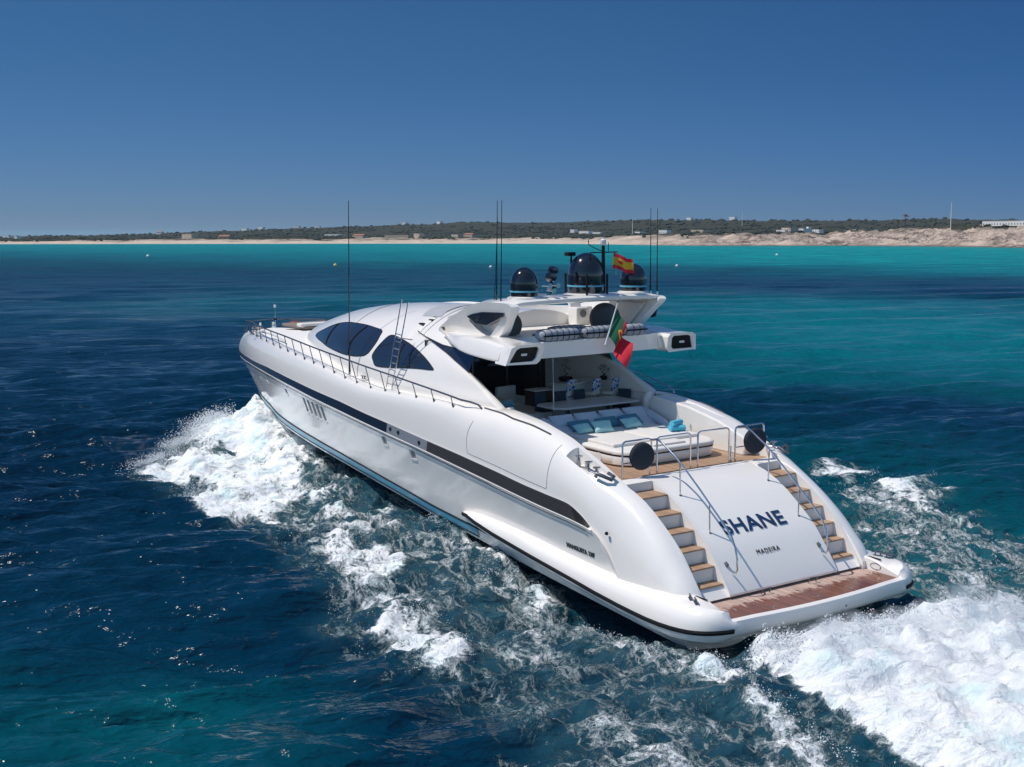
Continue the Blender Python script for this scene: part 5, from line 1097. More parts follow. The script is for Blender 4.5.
def sea_material():
    m, nt, b = nmat('sea_water'); N = nt.nodes.new; L = nt.links.new
    def att(n): a = N('ShaderNodeAttribute'); a.attribute_name = n; return a.outputs['Fac']
    def math_(op, a, b_=None, c=None):
        n = N('ShaderNodeMath'); n.operation = op
        for i, q_ in enumerate((a, b_, c)):
            if q_ is None: continue
            if isinstance(q_, (int, float)): n.inputs[i].default_value = q_
            else: L(q_, n.inputs[i])
        return n.outputs[0]
    geo = N('ShaderNodeNewGeometry'); pos = geo.outputs['Position']
    def noise(sc, det=6, rough=.55, stretch=None, dist=0.0):
        n = N('ShaderNodeTexNoise'); n.inputs['Scale'].default_value = sc; n.inputs['Detail'].default_value = det; n.inputs['Roughness'].default_value = rough; n.inputs['Distortion'].default_value = dist
        if stretch:
            mp = N('ShaderNodeMapping'); mp.vector_type = 'TEXTURE'; mp.inputs['Scale'].default_value = (1 / stretch[0], 1 / stretch[1], 1); mp.inputs['Rotation'].default_value = (0, 0, stretch[3]); L(pos, mp.inputs['Vector']); L(mp.outputs[0], n.inputs['Vector'])
        else: L(pos, n.inputs['Vector'])
        return n.outputs['Fac']
    def ramp(fac, stops, interp='LINEAR'):
        r = N('ShaderNodeValToRGB'); e = r.color_ramp.elements; r.color_ramp.interpolation = interp
        e[0].position, e[0].color = stops[0][0], (*stops[0][1], 1); e[1].position, e[1].color = stops[-1][0], (*stops[-1][1], 1)
        for p, c in stops[1:-1]: q_ = e.new(p); q_.color = (*c, 1)
        L(fac, r.inputs[0]); return r.outputs[0]
    def mix(f, a, b_):
        n = N('ShaderNodeMix'); n.data_type = 'RGBA'; L(f, n.inputs['Factor'])
        for s_, q_ in (('A', a), ('B', b_)):
            if isinstance(q_, tuple): n.inputs[s_].default_value = (*q_, 1)
            else: L(q_, n.inputs[s_])
        return n.outputs['Result']
    far = att('far'); sh = math_('ADD', att('shoal'), math_('ADD', math_('MULTIPLY', math_('SUBTRACT', noise(.35, 5, .6), .5), .10), math_('MULTIPLY', math_('MULTIPLY', math_('SUBTRACT', noise(.055, 9, .72, (.7, 1.3, 1, math.radians(57))), .5), 1.05), far)))
    water = ramp(sh, [(0, (.0002, .0130, .033)), (.15, (.0002, .027, .056)), (.35, (.0003, .062, .084)), (.55, (.0002, .118, .142)), (.8, (.0002, .205, .215)), (1.0, (.002, .32, .30))])
    aer = att('aer'); an = noise(1.1, 6, .6)
    water = mix(math_('MULTIPLY', aer, math_('MULTIPLY_ADD', an, .9, -.05)), water, (.045, .135, .16))
    # foam: lace of fine threads that closes up into solid white where the foam field is strong
    f = att('foam')
    na = noise(1.6, 10, .68, (.75, 1.2, 1, .1), .6); nb = noise(7.0, 8, .7, None, .4)
    wp = N('ShaderNodeVectorMath'); wp.operation = 'MULTIPLY_ADD'; nc = N('ShaderNodeTexNoise'); nc.inputs['Scale'].default_value = .9; nc.inputs['Detail'].default_value = 7; L(pos, nc.inputs['Vector'])
    L(nc.outputs['Color'], wp.inputs[0]); wp.inputs[1].default_value = (1.3, 1.3, 1.3); L(pos, wp.inputs[2])
    def ridge(sc, det, gain, st):
        n = N('ShaderNodeTexNoise'); n.inputs['Scale'].default_value = sc; n.inputs['Detail'].default_value = det; n.inputs['Roughness'].default_value = .62
        mp = N('ShaderNodeMapping'); mp.inputs['Scale'].default_value = st; L(wp.outputs[0], mp.inputs['Vector']); L(mp.outputs[0], n.inputs['Vector'])
        return math_('MAXIMUM', math_('SUBTRACT', 1.0, math_('MULTIPLY', math_('ABSOLUTE', math_('SUBTRACT', n.outputs['Fac'], .5)), gain)), 0.0)
    r1, r2, r3 = ridge(.95, 7, 5.5, (.7, 1.25, 1)), ridge(3.4, 6, 5.0, (.8, 1.1, 1)), ridge(11.0, 4, 4.5, (1, 1, 1))
    rr_ = math_('ADD', math_('MULTIPLY', r1, .46), math_('ADD', math_('MULTIPLY', r2, .34), math_('MULTIPLY', r3, .20)))
    k = N('ShaderNodeMapRange'); k.interpolation_type = 'SMOOTHSTEP'; k.inputs['From Min'].default_value = -.06; k.inputs['From Max'].default_value = .38; L(math_('SUBTRACT', math_('ADD', f, rr_), 1.06), k.inputs['Value'])
    fa = math_('MULTIPLY', k.outputs[0], math_('GREATER_THAN', f, .02))
    tint = ramp(noise(.9, 6, .6), [(.3, (.70, .86, .87)), (.5, (.88, .90, .91)), (1, (.90, .90, .90))])
    # thin foam is tinted teal, thick foam stays white
    tint = mix(k.outputs[0], (.26, .52, .58), tint)
    fine = noise(24.0, 5, .75); tint = mix(math_('MULTIPLY', math_('GREATER_THAN', fine, .60), .10), tint, (.30, .50, .56))
    L(mix(fa, water, tint), b.inputs['Base Color'])
    rb = math_('MULTIPLY_ADD', far, .17, .10)
    L(math_('ADD', math_('MULTIPLY', rb, math_('SUBTRACT', 1.0, fa)), math_('MULTIPLY', fa, .7)), b.inputs['Roughness']); L(math_('MULTIPLY_ADD', att('mid'), -.32, .40), b.inputs['Specular IOR Level'])
    b.inputs['IOR'].default_value = 1.333
    # ripples
    A_ = math.radians(73)
    def crest(sc, det, st, amp, rg_=.5):      # sharp-crested wavelets
        n = noise(sc, det, rg_, (*st, 1, A_), .25); return math_('MULTIPLY', math_('SUBTRACT', 1.0, math_('MULTIPLY', math_('ABSOLUTE', math_('SUBTRACT', n, .5)), 4.0)), amp)
    w0 = noise(.07, 5, .65, (.7, 1.3, 1, A_)); wb = noise(.30, 3, .5, (.6, 1.3, 1, A_)); ws = noise(8.0, 3, .5, (.8, 1.2, 1, A_))
    parts_ = [math_('MULTIPLY', wb, .95), crest(.60, 3, (.5, 1.3), .17), crest(1.7, 3, (.6, 1.3), .062), crest(4.2, 2, (.7, 1.2), .012), math_('MULTIPLY', ws, .010), math_('MULTIPLY', math_('MULTIPLY', w0, 5.0), far)]
    hsum = parts_[0]
    for q_ in parts_[1:]: hsum = math_('ADD', hsum, q_)
    hsum = math_('MULTIPLY', hsum, 1.8)
    hf = math_('MULTIPLY', fa, math_('ADD', math_('MULTIPLY', na, .20), math_('ADD', math_('MULTIPLY', nb, .07), math_('MULTIPLY', rr_, .04))))
    turb = math_('MULTIPLY', aer, math_('MULTIPLY', noise(3.0, 5, .6, None, 1.0), .08))
    bp = N('ShaderNodeBump'); bp.inputs['Strength'].default_value = 1.0; bp.inputs['Distance'].default_value = .55; L(math_('ADD', hsum, math_('ADD', hf, turb)), bp.inputs['Height']); L(bp.outputs[0], b.inputs['Normal'])
    return m
sea.data.materials.append(sea_material())

# ---- spray: thousands of small drops thrown up along the bow wave, the hull and behind the platform
M['spray'] = mat('spray_drops', (.84, .87, .89), .4, var=.02)
def surf_z(px, py):
    i = int(np.clip(np.searchsorted(ax, px), 1, len(ax) - 1)); j = int(np.clip(np.searchsorted(ay, py), 1, len(ay) - 1)); return float(Zg[i, j])
Zg = Z.reshape(SH)
def drops(name, pts, label=None):
    V = []; F = []
    O = np.array([(1, 0, 0), (-1, 0, 0), (0, 1, 0), (0, -1, 0), (0, 0, 1), (0, 0, -1)], float); T_ = [(0, 2, 4), (2, 1, 4), (1, 3, 4), (3, 0, 4), (2, 0, 5), (1, 2, 5), (3, 1, 5), (0, 3, 5)]
    R_ = np.random.RandomState(3)
    for i, (x, y, z, r) in enumerate(pts):
        k = len(V); d = O * r * R_.uniform(.6, 1.4, (1, 3)); V += [(x + a, y + b_, z + c) for a, b_, c in d]; F += [(a + k, b_ + k, c + k) for a, b_, c in T_]
    mb = MB(); mb.v = V; mb.f = F; mb.mi = [0] * len(F); o = mb.build(name, 'spray', None, smooth=True, ang=180, fixn=False); return tag(o, kind='stuff')
rs = np.random.RandomState(8); pts = []
def jet(x, y, z0, vx, vy, vz, n, spread, r0, r1):
    r0 *= 1.3; r1 *= 1.35; n = int(n * 1.9); spread *= 1.25
    # a burst of drops thrown up from the water, thinning out along its arc
    for k in range(n):
        t = rs.rand() ** .8; s_ = spread * (.3 + t)
        pts.append((x + vx * t + rs.normal(0, s_), y + vy * t + rs.normal(0, s_), z0 + vz * t * (1.35 - .7 * t) + rs.normal(0, s_ * .6), (r0 + (r1 - r0) * rs.rand() ** 2.5) * (1.15 - .5 * t)))
for _ in range(420):   # bow wave crest, from the stem out to its tip
    t = rs.beta(1.1, 1.2); a = np.array([37.0, 1.2]) * (1 - t) + np.array([31.8, 7.3]) * t + rs.normal(0, .35, 2); jet(a[0], a[1], surf_z(*a) - .05, .5 - .9 * rs.rand(), .25 + .6 * rs.rand(), (.25 + .75 * rs.rand()) * (1 - .6 * t), 15, .08, .005, .026)
for _ in range(160):   # front face of the fan
    x = rs.uniform(20, 31); y = float(np.interp(x, [20, 24.8, 27.2, 31], [7.6, 7.8, 6.9, 7.9])) + rs.normal(0, .3); jet(x, y, surf_z(x, y), rs.normal(0, .15), .3, .12 + .2 * rs.rand(), 10, .07, .004, .018)
for _ in range(330):   # along the hull
    x = rs.uniform(-6, 15); y = float(np.interp(x, [-6, -3.7, -.3, 2, 7, 13.7, 15], [6.4, 5.9, 5.1, 4.8, 4.2, 3.6, 3.5])) + rs.normal(0, .25); jet(x, y, surf_z(x, y), rs.normal(0, .2), .15, .05 + .16 * rs.rand(), 9, .07, .004, .015)
for _ in range(260):
    x = rs.uniform(2.5, 16); y = float(np.interp(x, [2.5, 7, 14, 20, 28], [9.2, 8.3, 6.9, 7.4, 7.2])) + rs.normal(0, .7); jet(x, y, surf_z(x, y), rs.normal(0, .2), .1, .04 + .12 * rs.rand(), 8, .09, .004, .014)
for _ in range(760):   # rooster spray behind the platform
    y = rs.uniform(-4.6, 4.4); x = -.55 - abs(rs.normal(0, .55)) - .02 * y * y; jet(x, y, surf_z(x, y) - .05, -.5 * rs.rand(), rs.normal(0, .15), .18 + .45 * rs.rand() ** 1.5, 17, .05, .004, .020)
for _ in range(380):   # ragged crest on the far side of the wash
    x = rs.uniform(-9, -.8); y = float(np.interp(x, [-9, -3.1, -1.6, -.8], [-7.6, -5.0, -3.2, -1.6])) + rs.normal(0, .35); jet(x, y, surf_z(x, y), -.3 * rs.rand(), -.3 * rs.rand(), .1 + .35 * rs.rand(), 14, .07, .005, .022)
for _ in range(300):
    x = rs.uniform(-4, 14); y = float(np.interp(x, [-4, 2, 8, 14], [-7, -7.5, -12.5, -15.5])) + rs.normal(0, 1.0); jet(x, y, surf_z(x, y), rs.normal(0, .2), rs.normal(0, .2), .05 + .15 * rs.rand(), 8, .10, .005, .017)
drops('sea_spray', pts)

# soft mist hanging over the churned water behind the platform and along the bow wave
def mist(name, x0, x1, y0, y1, hfun, dens, seed):
    nx, ny = 44, 44; T_ = []; Bt = []
    for i in range(nx + 1):
        for j in range(ny + 1):
            x, y = x0 + (x1 - x0) * i / nx, y0 + (y1 - y0) * j / ny; s = surf_z(x, y); e = min(1, 6 * i / nx, 6 * (nx - i) / nx) * min(1, 6 * j / ny, 6 * (ny - j) / ny)
            T_.append((x, y, s + .04 + hfun(x, y) * e)); Bt.append((x, y, s - .15))
    n = (nx + 1) * (ny + 1); F = []; I = lambda i, j: i * (ny + 1) + j
    for i in range(nx):
        for j in range(ny): F.append((I(i, j), I(i + 1, j), I(i + 1, j + 1), I(i, j + 1))); F.append((n + I(i, j), n + I(i, j + 1), n + I(i + 1, j + 1), n + I(i + 1, j)))
    for i in range(nx): F.append((I(i, 0), n + I(i, 0), n + I(i + 1, 0), I(i + 1, 0))); F.append((I(i, ny), I(i + 1, ny), n + I(i + 1, ny), n + I(i, ny)))
    for j in range(ny): F.append((I(0, j), I(0, j + 1), n + I(0, j + 1), n + I(0, j))); F.append((I(nx, j), n + I(nx, j), n + I(nx, j + 1), I(nx, j + 1)))
    m = bpy.data.materials.new(name); m.use_nodes = True; nt = m.node_tree; nt.nodes.clear(); N = nt.nodes.new; L = nt.links.new
    o = N('ShaderNodeOutputMaterial'); v = N('ShaderNodeVolumePrincipled'); v.inputs['Color'].default_value = (.95, .97, 1, 1); v.inputs['Anisotropy'].default_value = .2
    gp = N('ShaderNodeNewGeometry'); nz = N('ShaderNodeTexNoise'); nz.inputs['Scale'].default_value = 2.3; nz.inputs['Detail'].default_value = 5; nz.inputs['Roughness'].default_value = .65; L(gp.outputs['Position'], nz.inputs['Vector'])
    mr = N('ShaderNodeMapRange'); mr.inputs['From Min'].default_value = .46; mr.inputs['From Max'].default_value = .66; mr.inputs['To Max'].default_value = dens; L(nz.outputs['Fac'], mr.inputs['Value']); L(mr.outputs[0], v.inputs['Density']); L(v.outputs[0], o.inputs['Volume'])
    mb = MB(); mb.add(T_ + Bt, F); q = mb.build(name, m, None); return tag(q, kind='stuff')
mist('spray_mist', -9, -.5, -6.5, 4.6, lambda x, y: (.48 if x > -3 else .28), 1.3, 1)
mist('bow_spray_mist', 30.2, 38.2, 1.2, 7.6, lambda x, y: .38 * math.exp(-((y - (7.6 - (x - 31.2) * .98)) / 1.1) ** 2), 1.0, 2)
# ---- mooring buoys
M['buoy'] = mat('white_buoy', (.8, .8, .74), .4); M['buoy_y'] = mat('yellow_buoy', (.75, .62, .15), .4)
def wpt(bearing, dist): a = math.radians(bearing); return CAM.x + dist * math.cos(a), CAM.y + dist * math.sin(a)
def bz(u): # bearing of a column of the photograph, used as a compass reading from the anchorage
    return math.degrees(math.atan2(_fw.y + _rt.y * (u - 512) / 1257.88 + _up.y * .1215, _fw.x + _rt.x * (u - 512) / 1257.88 + _up.x * .1215))
for (brg, dist, r, m, lb) in ((-25.5, 420, .6, 'buoy_y', 'yellowish mooring buoy floating off the beach, left of the whip antennas'), (-32.5, 390, .5, 'buoy', 'white mooring buoy floating just left of the whip antennas'), (-40.9, 405, .5, 'buoy', 'white mooring buoy floating right of the arch beyond the starboard antennas'), (-45.3, 640, .7, 'buoy', 'small white mooring buoy far out on the turquoise water'), (-17.4, 640, .8, 'buoy', 'white mooring buoy far left, close to the beach')):
    x, y = wpt(brg, dist); o = MB().lathe([(0, -.4 * r), (r * .8, -.25 * r), (r, .1 * r), (r * .9, .55 * r), (r * .5, .9 * r), (r * .15, 1.0 * r), (r * .12, 1.35 * r), (0, 1.4 * r)], n=16).build('mooring_buoy', m); o.location = (x, y, .1); tag(o, lb, 'buoy', 'mooring buoys')

# ================================================================== COAST
# land laid out as a height field seaward to inland; shoreline distance by bearing from the anchorage
SB = [-75, -64, -60, -55.7, -52, -48, -45, -42, -39.8, -37, -33.5, -28, -21.9, -16, -11.2, -4, 4]
SD = [950, 980, 1010, 1060, 1180, 1250, 1230, 1240, 1330, 1520, 1640, 1680, 1700, 1740, 1800, 1900, 2000]
def shore(b): return np.interp(b, SB, SD)
# height profile of the first dunes by bearing, and skyline height angle (in metres at 4200 m)
DUNE = ([-75, -60, -55.7, -52, -50, -48, -46, -44, -41, -39, -36, -33, -25, -18, -11, 4], [17, 17, 17, 16, 14, 12.5, 11, 12, 11, 10, 8.5, 8, 7.5, 6.5, 5, 4])
SKY = ([-75, -60, -56, -50.6, -46, -42, -37.4, -31, -26, -22, -19.6, -15.5, -11, -4], [40, 42, 44, 50, 52, 56, 58, 54, 40, 27, 20, 9, 4, 0])
B_ = np.linspace(-74, 3, 900); offs = np.array([-60, -12, 0, 4] + list(range(9, 280, 8)) + [290, 310, 350, 460, 600, 800, 1050, 1400, 1800, 2300, 2900, 3500, 4200, 5200])
BB, OO = np.meshgrid(B_, offs, indexing='ij'); DD = shore(BB) + OO; LX = CAM.x + DD * np.cos(np.radians(BB)); LY = CAM.y + DD * np.sin(np.radians(BB))
dune = np.interp(BB, *DUNE); sk = np.interp(BB, *SKY); nL = fbm(LX * .012, LY * .012, 61, 5); nM = fbm(LX * .05, LY * .05, 63, 5)
prof = np.interp(OO, [-60, -12, 0, 10, 28, 55, 130, 350, 1050, 2300, 3500, 5200], [-4, -1.2, 0, .05, .14, .30, .78, 1.0, .95, .9, .9, .9])
hill = sstep(600, 3400, OO) * sk * (.92 + .16 * fbm(BB * .5, BB * 0 + OO * .0004, 65, 5)) * sstep(5600, 3600, OO * 1.0)
LZ = prof * dune * (1 + .7 * (nL - .5)) + hill + np.interp(BB, [-46, -38], [1, .15]) * sstep(6, 40, OO) * sstep(700, 250, OO) * (np.abs(fbm(LX * .028, LY * .028, 91, 5) - .5) * -14 + 1.8 + (fbm(LX * .12, LY * .12, 93, 4) - .5) * 6.0) + np.where(OO > 10, (nM - .5) * np.minimum(OO, 120) * .030 * np.interp(BB, [-46, -36], [3.0, .8]), 0)
n0, n1_ = LX.shape; idx = np.arange(n0 * n1_).reshape(LX.shape); q = np.stack([idx[:-1, :-1], idx[1:, :-1], idx[1:, 1:], idx[:-1, 1:]], -1).reshape(-1, 4)
me = bpy.data.meshes.new('coast'); me.from_pydata(np.stack([LX, LY, LZ], -1).reshape(-1, 3).tolist(), [], q.tolist()); me.polygons.foreach_set('use_smooth', [True] * len(q))
a = me.attributes.new('inland', 'FLOAT', 'POINT'); a.data.foreach_set('value', OO.astype(np.float32).ravel()); a = me.attributes.new('bear', 'FLOAT', 'POINT'); a.data.foreach_set('value', BB.astype(np.float32).ravel())
coast = bpy.data.objects.new('coast', me); COL.objects.link(coast); tag(coast, kind='structure')
def coast_mat():
    m, nt, b = nmat('sand_rock_and_scrub'); N = nt.nodes.new; L = nt.links.new
    ga = N('ShaderNodeNewGeometry'); ia = N('ShaderNodeAttribute'); ia.attribute_name = 'inland'; ba = N('ShaderNodeAttribute'); ba.attribute_name = 'bear'
    def nz(sc, det=6, rough=.6):
        n = N('ShaderNodeTexNoise'); n.inputs['Scale'].default_value = sc; n.inputs['Detail'].default_value = det; n.inputs['Roughness'].default_value = rough; L(ga.outputs['Position'], n.inputs['Vector']); return n.outputs['Fac']
    def mr(v, a0, a1, b0=0, b1=1):
        n = N('ShaderNodeMapRange'); n.inputs['From Min'].default_value = a0; n.inputs['From Max'].default_value = a1; n.inputs['To Min'].default_value = b0; n.inputs['To Max'].default_value = b1; L(v, n.inputs['Value']); return n.outputs[0]
    def mix(f, a_, c):
        n = N('ShaderNodeMix'); n.data_type = 'RGBA'; L(f, n.inputs['Factor'])
        for s_, q_ in (('A', a_), ('B', c)):
            if isinstance(q_, tuple): n.inputs[s_].default_value = (*q_, 1)
            else: L(q_, n.inputs[s_])
        return n.outputs['Result']
    def op(o_, a_, c):
        n = N('ShaderNodeMath'); n.operation = o_
        for i, q_ in enumerate((a_, c)):
            if isinstance(q_, (int, float)): n.inputs[i].default_value = q_
            else: L(q_, n.inputs[i])
        return n.outputs[0]
    n_a, n_b, n_c = nz(.02), nz(.10, 8, .7), nz(.5, 6, .7)
    east = mr(ba.outputs['Fac'], -42, -37.5, 1, 0)              # rocky headland to the right
    sand = mix(mr(n_b, .35, .65), (.44, .34, .26), (.68, .56, .46)); rock = mix(mr(op('ADD', n_b, op('MULTIPLY', n_c, .8)), .80, 1.02), (.07, .055, .042), (.54, .43, .36)); scrub = mix(mr(n_b, .4, .62), (.016, .022, .014), (.075, .070, .045))
    rk = op('MULTIPLY', east, mr(op('ADD', n_a, op('MULTIPLY', n_b, .8)), .74, .90)); c = mix(rk, sand, rock)
    base_r = op('MULTIPLY', east, mr(op('ADD', ia.outputs['Fac'], op('MULTIPLY', n_b, 30.0)), 34, 14)); c = mix(base_r, c, (.085, .07, .05))
    # scrub cover grows inland
    thr = mix(east, (0, 0, 0), (1, 1, 1))
    s_w = mr(op('ADD', op('MULTIPLY', ia.outputs['Fac'], .0030), op('MULTIPLY', op('ADD', n_a, n_b), 1.1)), 1.30, 1.62); s_e = mr(op('ADD', op('MULTIPLY', ia.outputs['Fac'], .0030), op('MULTIPLY', op('ADD', n_a, n_b), .9)), 1.30, 1.75)
    mm = N('ShaderNodeMix'); L(east, mm.inputs['Factor']); L(s_w, mm.inputs['A']); L(s_e, mm.inputs['B'])
    c = mix(mm.outputs['Result'], c, scrub); L(c, b.inputs['Base Color']); b.inputs['Roughness'].default_value = .95; b.inputs['Specular IOR Level'].default_value = .1
    return m
coast.data.materials.append(coast_mat())
def land_z(b, off):
    i = int(np.clip(np.searchsorted(B_, b), 1, len(B_) - 1)); j = int(np.clip(np.searchsorted(offs, off), 1, len(offs) - 1)); t = (off - offs[j - 1]) / (offs[j] - offs[j - 1]); return float(LZ[i, j - 1] * (1 - t) + LZ[i, j] * t)
def seen_off(b, lo, hi):
    # the point between two distances inland that stands highest against the sky
    i = int(np.clip(np.searchsorted(B_, b), 1, len(B_) - 1)); m = np.where((offs >= lo) & (offs <= hi))[0]; e = (LZ[i, m] - CAM.z) / (shore(b) + offs[m]); return float(offs[m[int(np.argmax(e))]])
# far wood and scrub: leafy clumps by the thousand, read as one mass
M['scrub'] = mat('dark_pine_scrub', (.026, .034, .022), .9, var=.7, scale=.05)
wv = []; wf = []
ico = bmesh.new(); bmesh.ops.create_icosphere(ico, subdivisions=1, radius=1); IV = np.array([v.co[:] for v in ico.verts]); IF = [tuple(v.index for v in f.verts) for f in ico.faces]; ico.free()
rw = np.random.RandomState(12); cnt = 0; V_ = []; F_ = []
for _ in range(60000):
    b = rw.uniform(-66, -3); east_ = b < -41.5
    off = abs(rw.gamma(1.6, 520)) + (150 if not east_ else 260)
    if off > 4300: continue
    if rw.rand() < .25 and not east_: off = rw.uniform(110, 340)
    dens = float(fbm(np.array([b * 1.3]), np.array([off * .006]), 71, 4)[0])
    if dens < (.50 if not east_ else .52) + (.07 if (off < 480 and not east_) else 0): continue
    D = float(shore(b)) + off; x, y = wpt(b, D); s = rw.uniform(.8, 2.1) * (1 + off / 1800); z = land_z(b, off)
    d = rw.uniform(.7, 1.3, (len(IV), 1)) * IV * np.array([s * rw.uniform(1, 1.9), s * rw.uniform(1, 1.9), s * rw.uniform(.55, 1.0)]) + np.array([x, y, z + s * .35]); k = len(V_) ; V_.extend(d.tolist()); F_.extend([(a_ + k, b__ + k, c + k) for a_, b__, c in IF]); cnt += 1
    if cnt > 15000: break
mb = MB(); mb.v = V_; mb.f = F_; mb.mi = [0] * len(F_); wood = mb.build('distant_wood', 'scrub', None, smooth=False, fixn=False); tag(wood, kind='stuff')
# houses along the coast
M['house_white'] = mat('whitewash', (.78, .76, .72), .8); M['house_sand'] = mat('sandy_render', (.55, .45, .34), .8); M['roof_tile'] = mat('clay_tile', (.32, .14, .08), .8); M['pane'] = mat('dark_pane', (.04, .05, .06), .2)
GH = 'houses scattered along the coast behind the beach'
def house_at(b, off, w_, d_, h_, wall, label, roof='flat', lift=0.0, storeys=1):
    off = seen_off(b, off * .6, off * 1.5); D = float(shore(b)) + off; x, y = wpt(b, D); z = land_z(b, off); c = bpy.data.objects.new('coast_house', None); COL.objects.link(c); c.location = (x, y, z - .5 + lift); c.rotation_euler = (0, 0, math.radians(b) + math.pi / 2 - .75 + rnd.uniform(-.3, .3)); tag(c, label, 'house', GH)
    MB().box((0, 0, h_ / 2 + .0), (w_, d_, h_ + .6)).build('wall', wall, c, smooth=False)
    if roof == 'flat': MB().box((0, 0, h_ + .45), (w_ + .4, d_ + .4, .3)).build('roof', wall, c, smooth=False)
    else: MB().prism([(-d_ / 2 - .5, h_ + .3), (d_ / 2 + .5, h_ + .3), (0, h_ + .3 + d_ * .22)], lambda p, s_: ((-w_ / 2 - .4) if s_ == 0 else (w_ / 2 + .4), p[0], p[1])).build('roof', 'roof_tile', c, smooth=False)
    n = max(2, int(w_ / 4))
    for k in range(n):
        xx = -w_ / 2 + w_ * (k + .5) / n
        for s__ in range(storeys): MB().box((xx, d_ / 2 * 1.0 + .02, 1.8 + 2.9 * s__), (1.3, .08, 1.3)).build('window', 'pane', c, smooth=False)
    return c
HS = [(bz(574), 900, 12, 10, 9, 'house_white', 'tall narrow white house on the ridge left of the long white villa', 'flat', 3), (bz(586), 900, 34, 12, 6, 'house_white', 'long low white villa on the ridge behind the middle of the beach', 'flat', 2),
 (bz(598), 800, 20, 10, 4.5, 'house_white', 'low white house just right of the long white villa', 'flat', 1), (bz(640), 700, 18, 10, 4.5, 'house_white', 'low white house near the tall white mast above the rocks', 'flat', 1), (bz(665), 900, 16, 10, 5, 'house_white', 'small white house right of the tall white mast', 'flat', 1),
 (bz(700), 520, 26, 12, 4, 'house_sand', 'sand coloured house on the crest of the rocky headland', 'flat', 1), (bz(790), 640, 22, 12, 6, 'house_sand', 'two storey sand coloured house in the village behind the headland', 'flat', 2), (bz(802), 640, 14, 10, 5, 'house_white', 'white house beside the sand coloured two storey house', 'flat', 1),
 (bz(809), 640, 5, 5, 9, 'house_white', 'slim white tower house at the right end of the village', 'flat', 2), (bz(783), 560, 16, 9, 4, 'house_white', 'low white house at the left end of the village', 'flat', 1), (bz(818), 300, 14, 6, 3.4, 'house_white', 'little white beach hut with flat roof on the dark scrub', 'flat', 1),
 (bz(985), 900, 22, 10, 6, 'house_sand', 'pinkish house alone on the far right skyline', 'pitched', 2), (bz(1008), 330, 60, 14, 4.5, 'house_white', 'long white flat roofed building at the right edge of the land', 'flat', 1),
 (bz(398), 130, 40, 10, 3.5, 'house_sand', 'long sandy beach restaurant behind the centre left dunes', 'flat', 1), (bz(419), 120, 14, 9, 6, 'house_sand', 'two storey sand coloured house right of the long beach restaurant', 'flat', 2), (bz(360), 160, 26, 10, 4, 'house_sand', 'sand coloured bungalow right behind the antenna line', 'pitched', 1),
 (bz(335), 900, 46, 14, 5, 'house_white', 'long white building on the slope above the left beach', 'flat', 1), (bz(318), 2300, 18, 12, 8, 'house_white', 'white house high on the left slope', 'flat', 2), (bz(245), 2100, 26, 14, 9, 'house_white', 'white house cluster end at the left shoulder of the hills', 'flat', 2),
 (bz(262), 2200, 20, 14, 9, 'house_white', 'second white house right of the shoulder of the hills', 'flat', 2), (bz(297), 2300, 24, 14, 8, 'house_white', 'white house in the middle of the left slope', 'flat', 2), (bz(190), 180, 26, 12, 6, 'house_sand', 'large sand coloured villa behind the left beach', 'flat', 2),
 (bz(225), 170, 18, 10, 4, 'house_sand', 'sand coloured bungalow behind the left beach', 'pitched', 1), (bz(8), 420, 14, 10, 5, 'house_white', 'white house at the far left edge of the land', 'flat', 1), (bz(17), 420, 9, 8, 4, 'house_white', 'small white house second from the far left edge', 'flat', 1),
 (bz(457), 210, 18, 9, 4, 'house_sand', 'low sand coloured house left of the port whip antennas', 'flat', 1), (bz(470), 220, 20, 9, 4, 'house_sand', 'sand coloured house just right of the low one by the antennas', 'pitched', 1), (bz(160), 1900, 18, 12, 7, 'house_white', 'white farmhouse among the trees above the left beach', 'pitched', 2),
 (bz(440), 2600, 22, 14, 9, 'house_white', 'white house high on the wooded central ridge', 'flat', 2), (bz(405), 2500, 16, 12, 8, 'house_white', 'white house lower on the wooded central ridge', 'flat', 2), (bz(733), 2600, 22, 14, 9, 'house_white', 'white house on the skyline ridge above the headland', 'flat', 2), (bz(690), 2500, 20, 14, 8, 'house_white', 'white house on the ridge above the rocks', 'flat', 2)]
for h_ in HS: house_at(*h_[:5], h_[5], h_[6], h_[7], 0, h_[8])
# white mast poles
def pole_at(b, off, h_, r, name, label, cat):
    off = seen_off(b, off * .7, off * 1.4); D = float(shore(b)) + off; x, y = wpt(b, D); z = land_z(b, off); o = MB().tube([(0, 0, -2), (0, 0, h_ * .5), (0, 0, h_)], [r, r * .8, r * .5], 10).build(name, 'house_white'); o.location = (x, y, z); return tag(o, label, cat, 'tall white masts on the land')
pole_at(bz(950.5), 160, 24, .40, 'tall_mast', 'tall white mast on the bare hill at the right', 'mast'); pole_at(bz(632.5), 420, 24, .55, 'tall_mast', 'tall white mast right of the mast light of the yacht', 'mast'); pole_at(bz(742), 1500, 34, .6, 'tall_mast', 'thin white mast on the far ridge above the headland', 'mast')
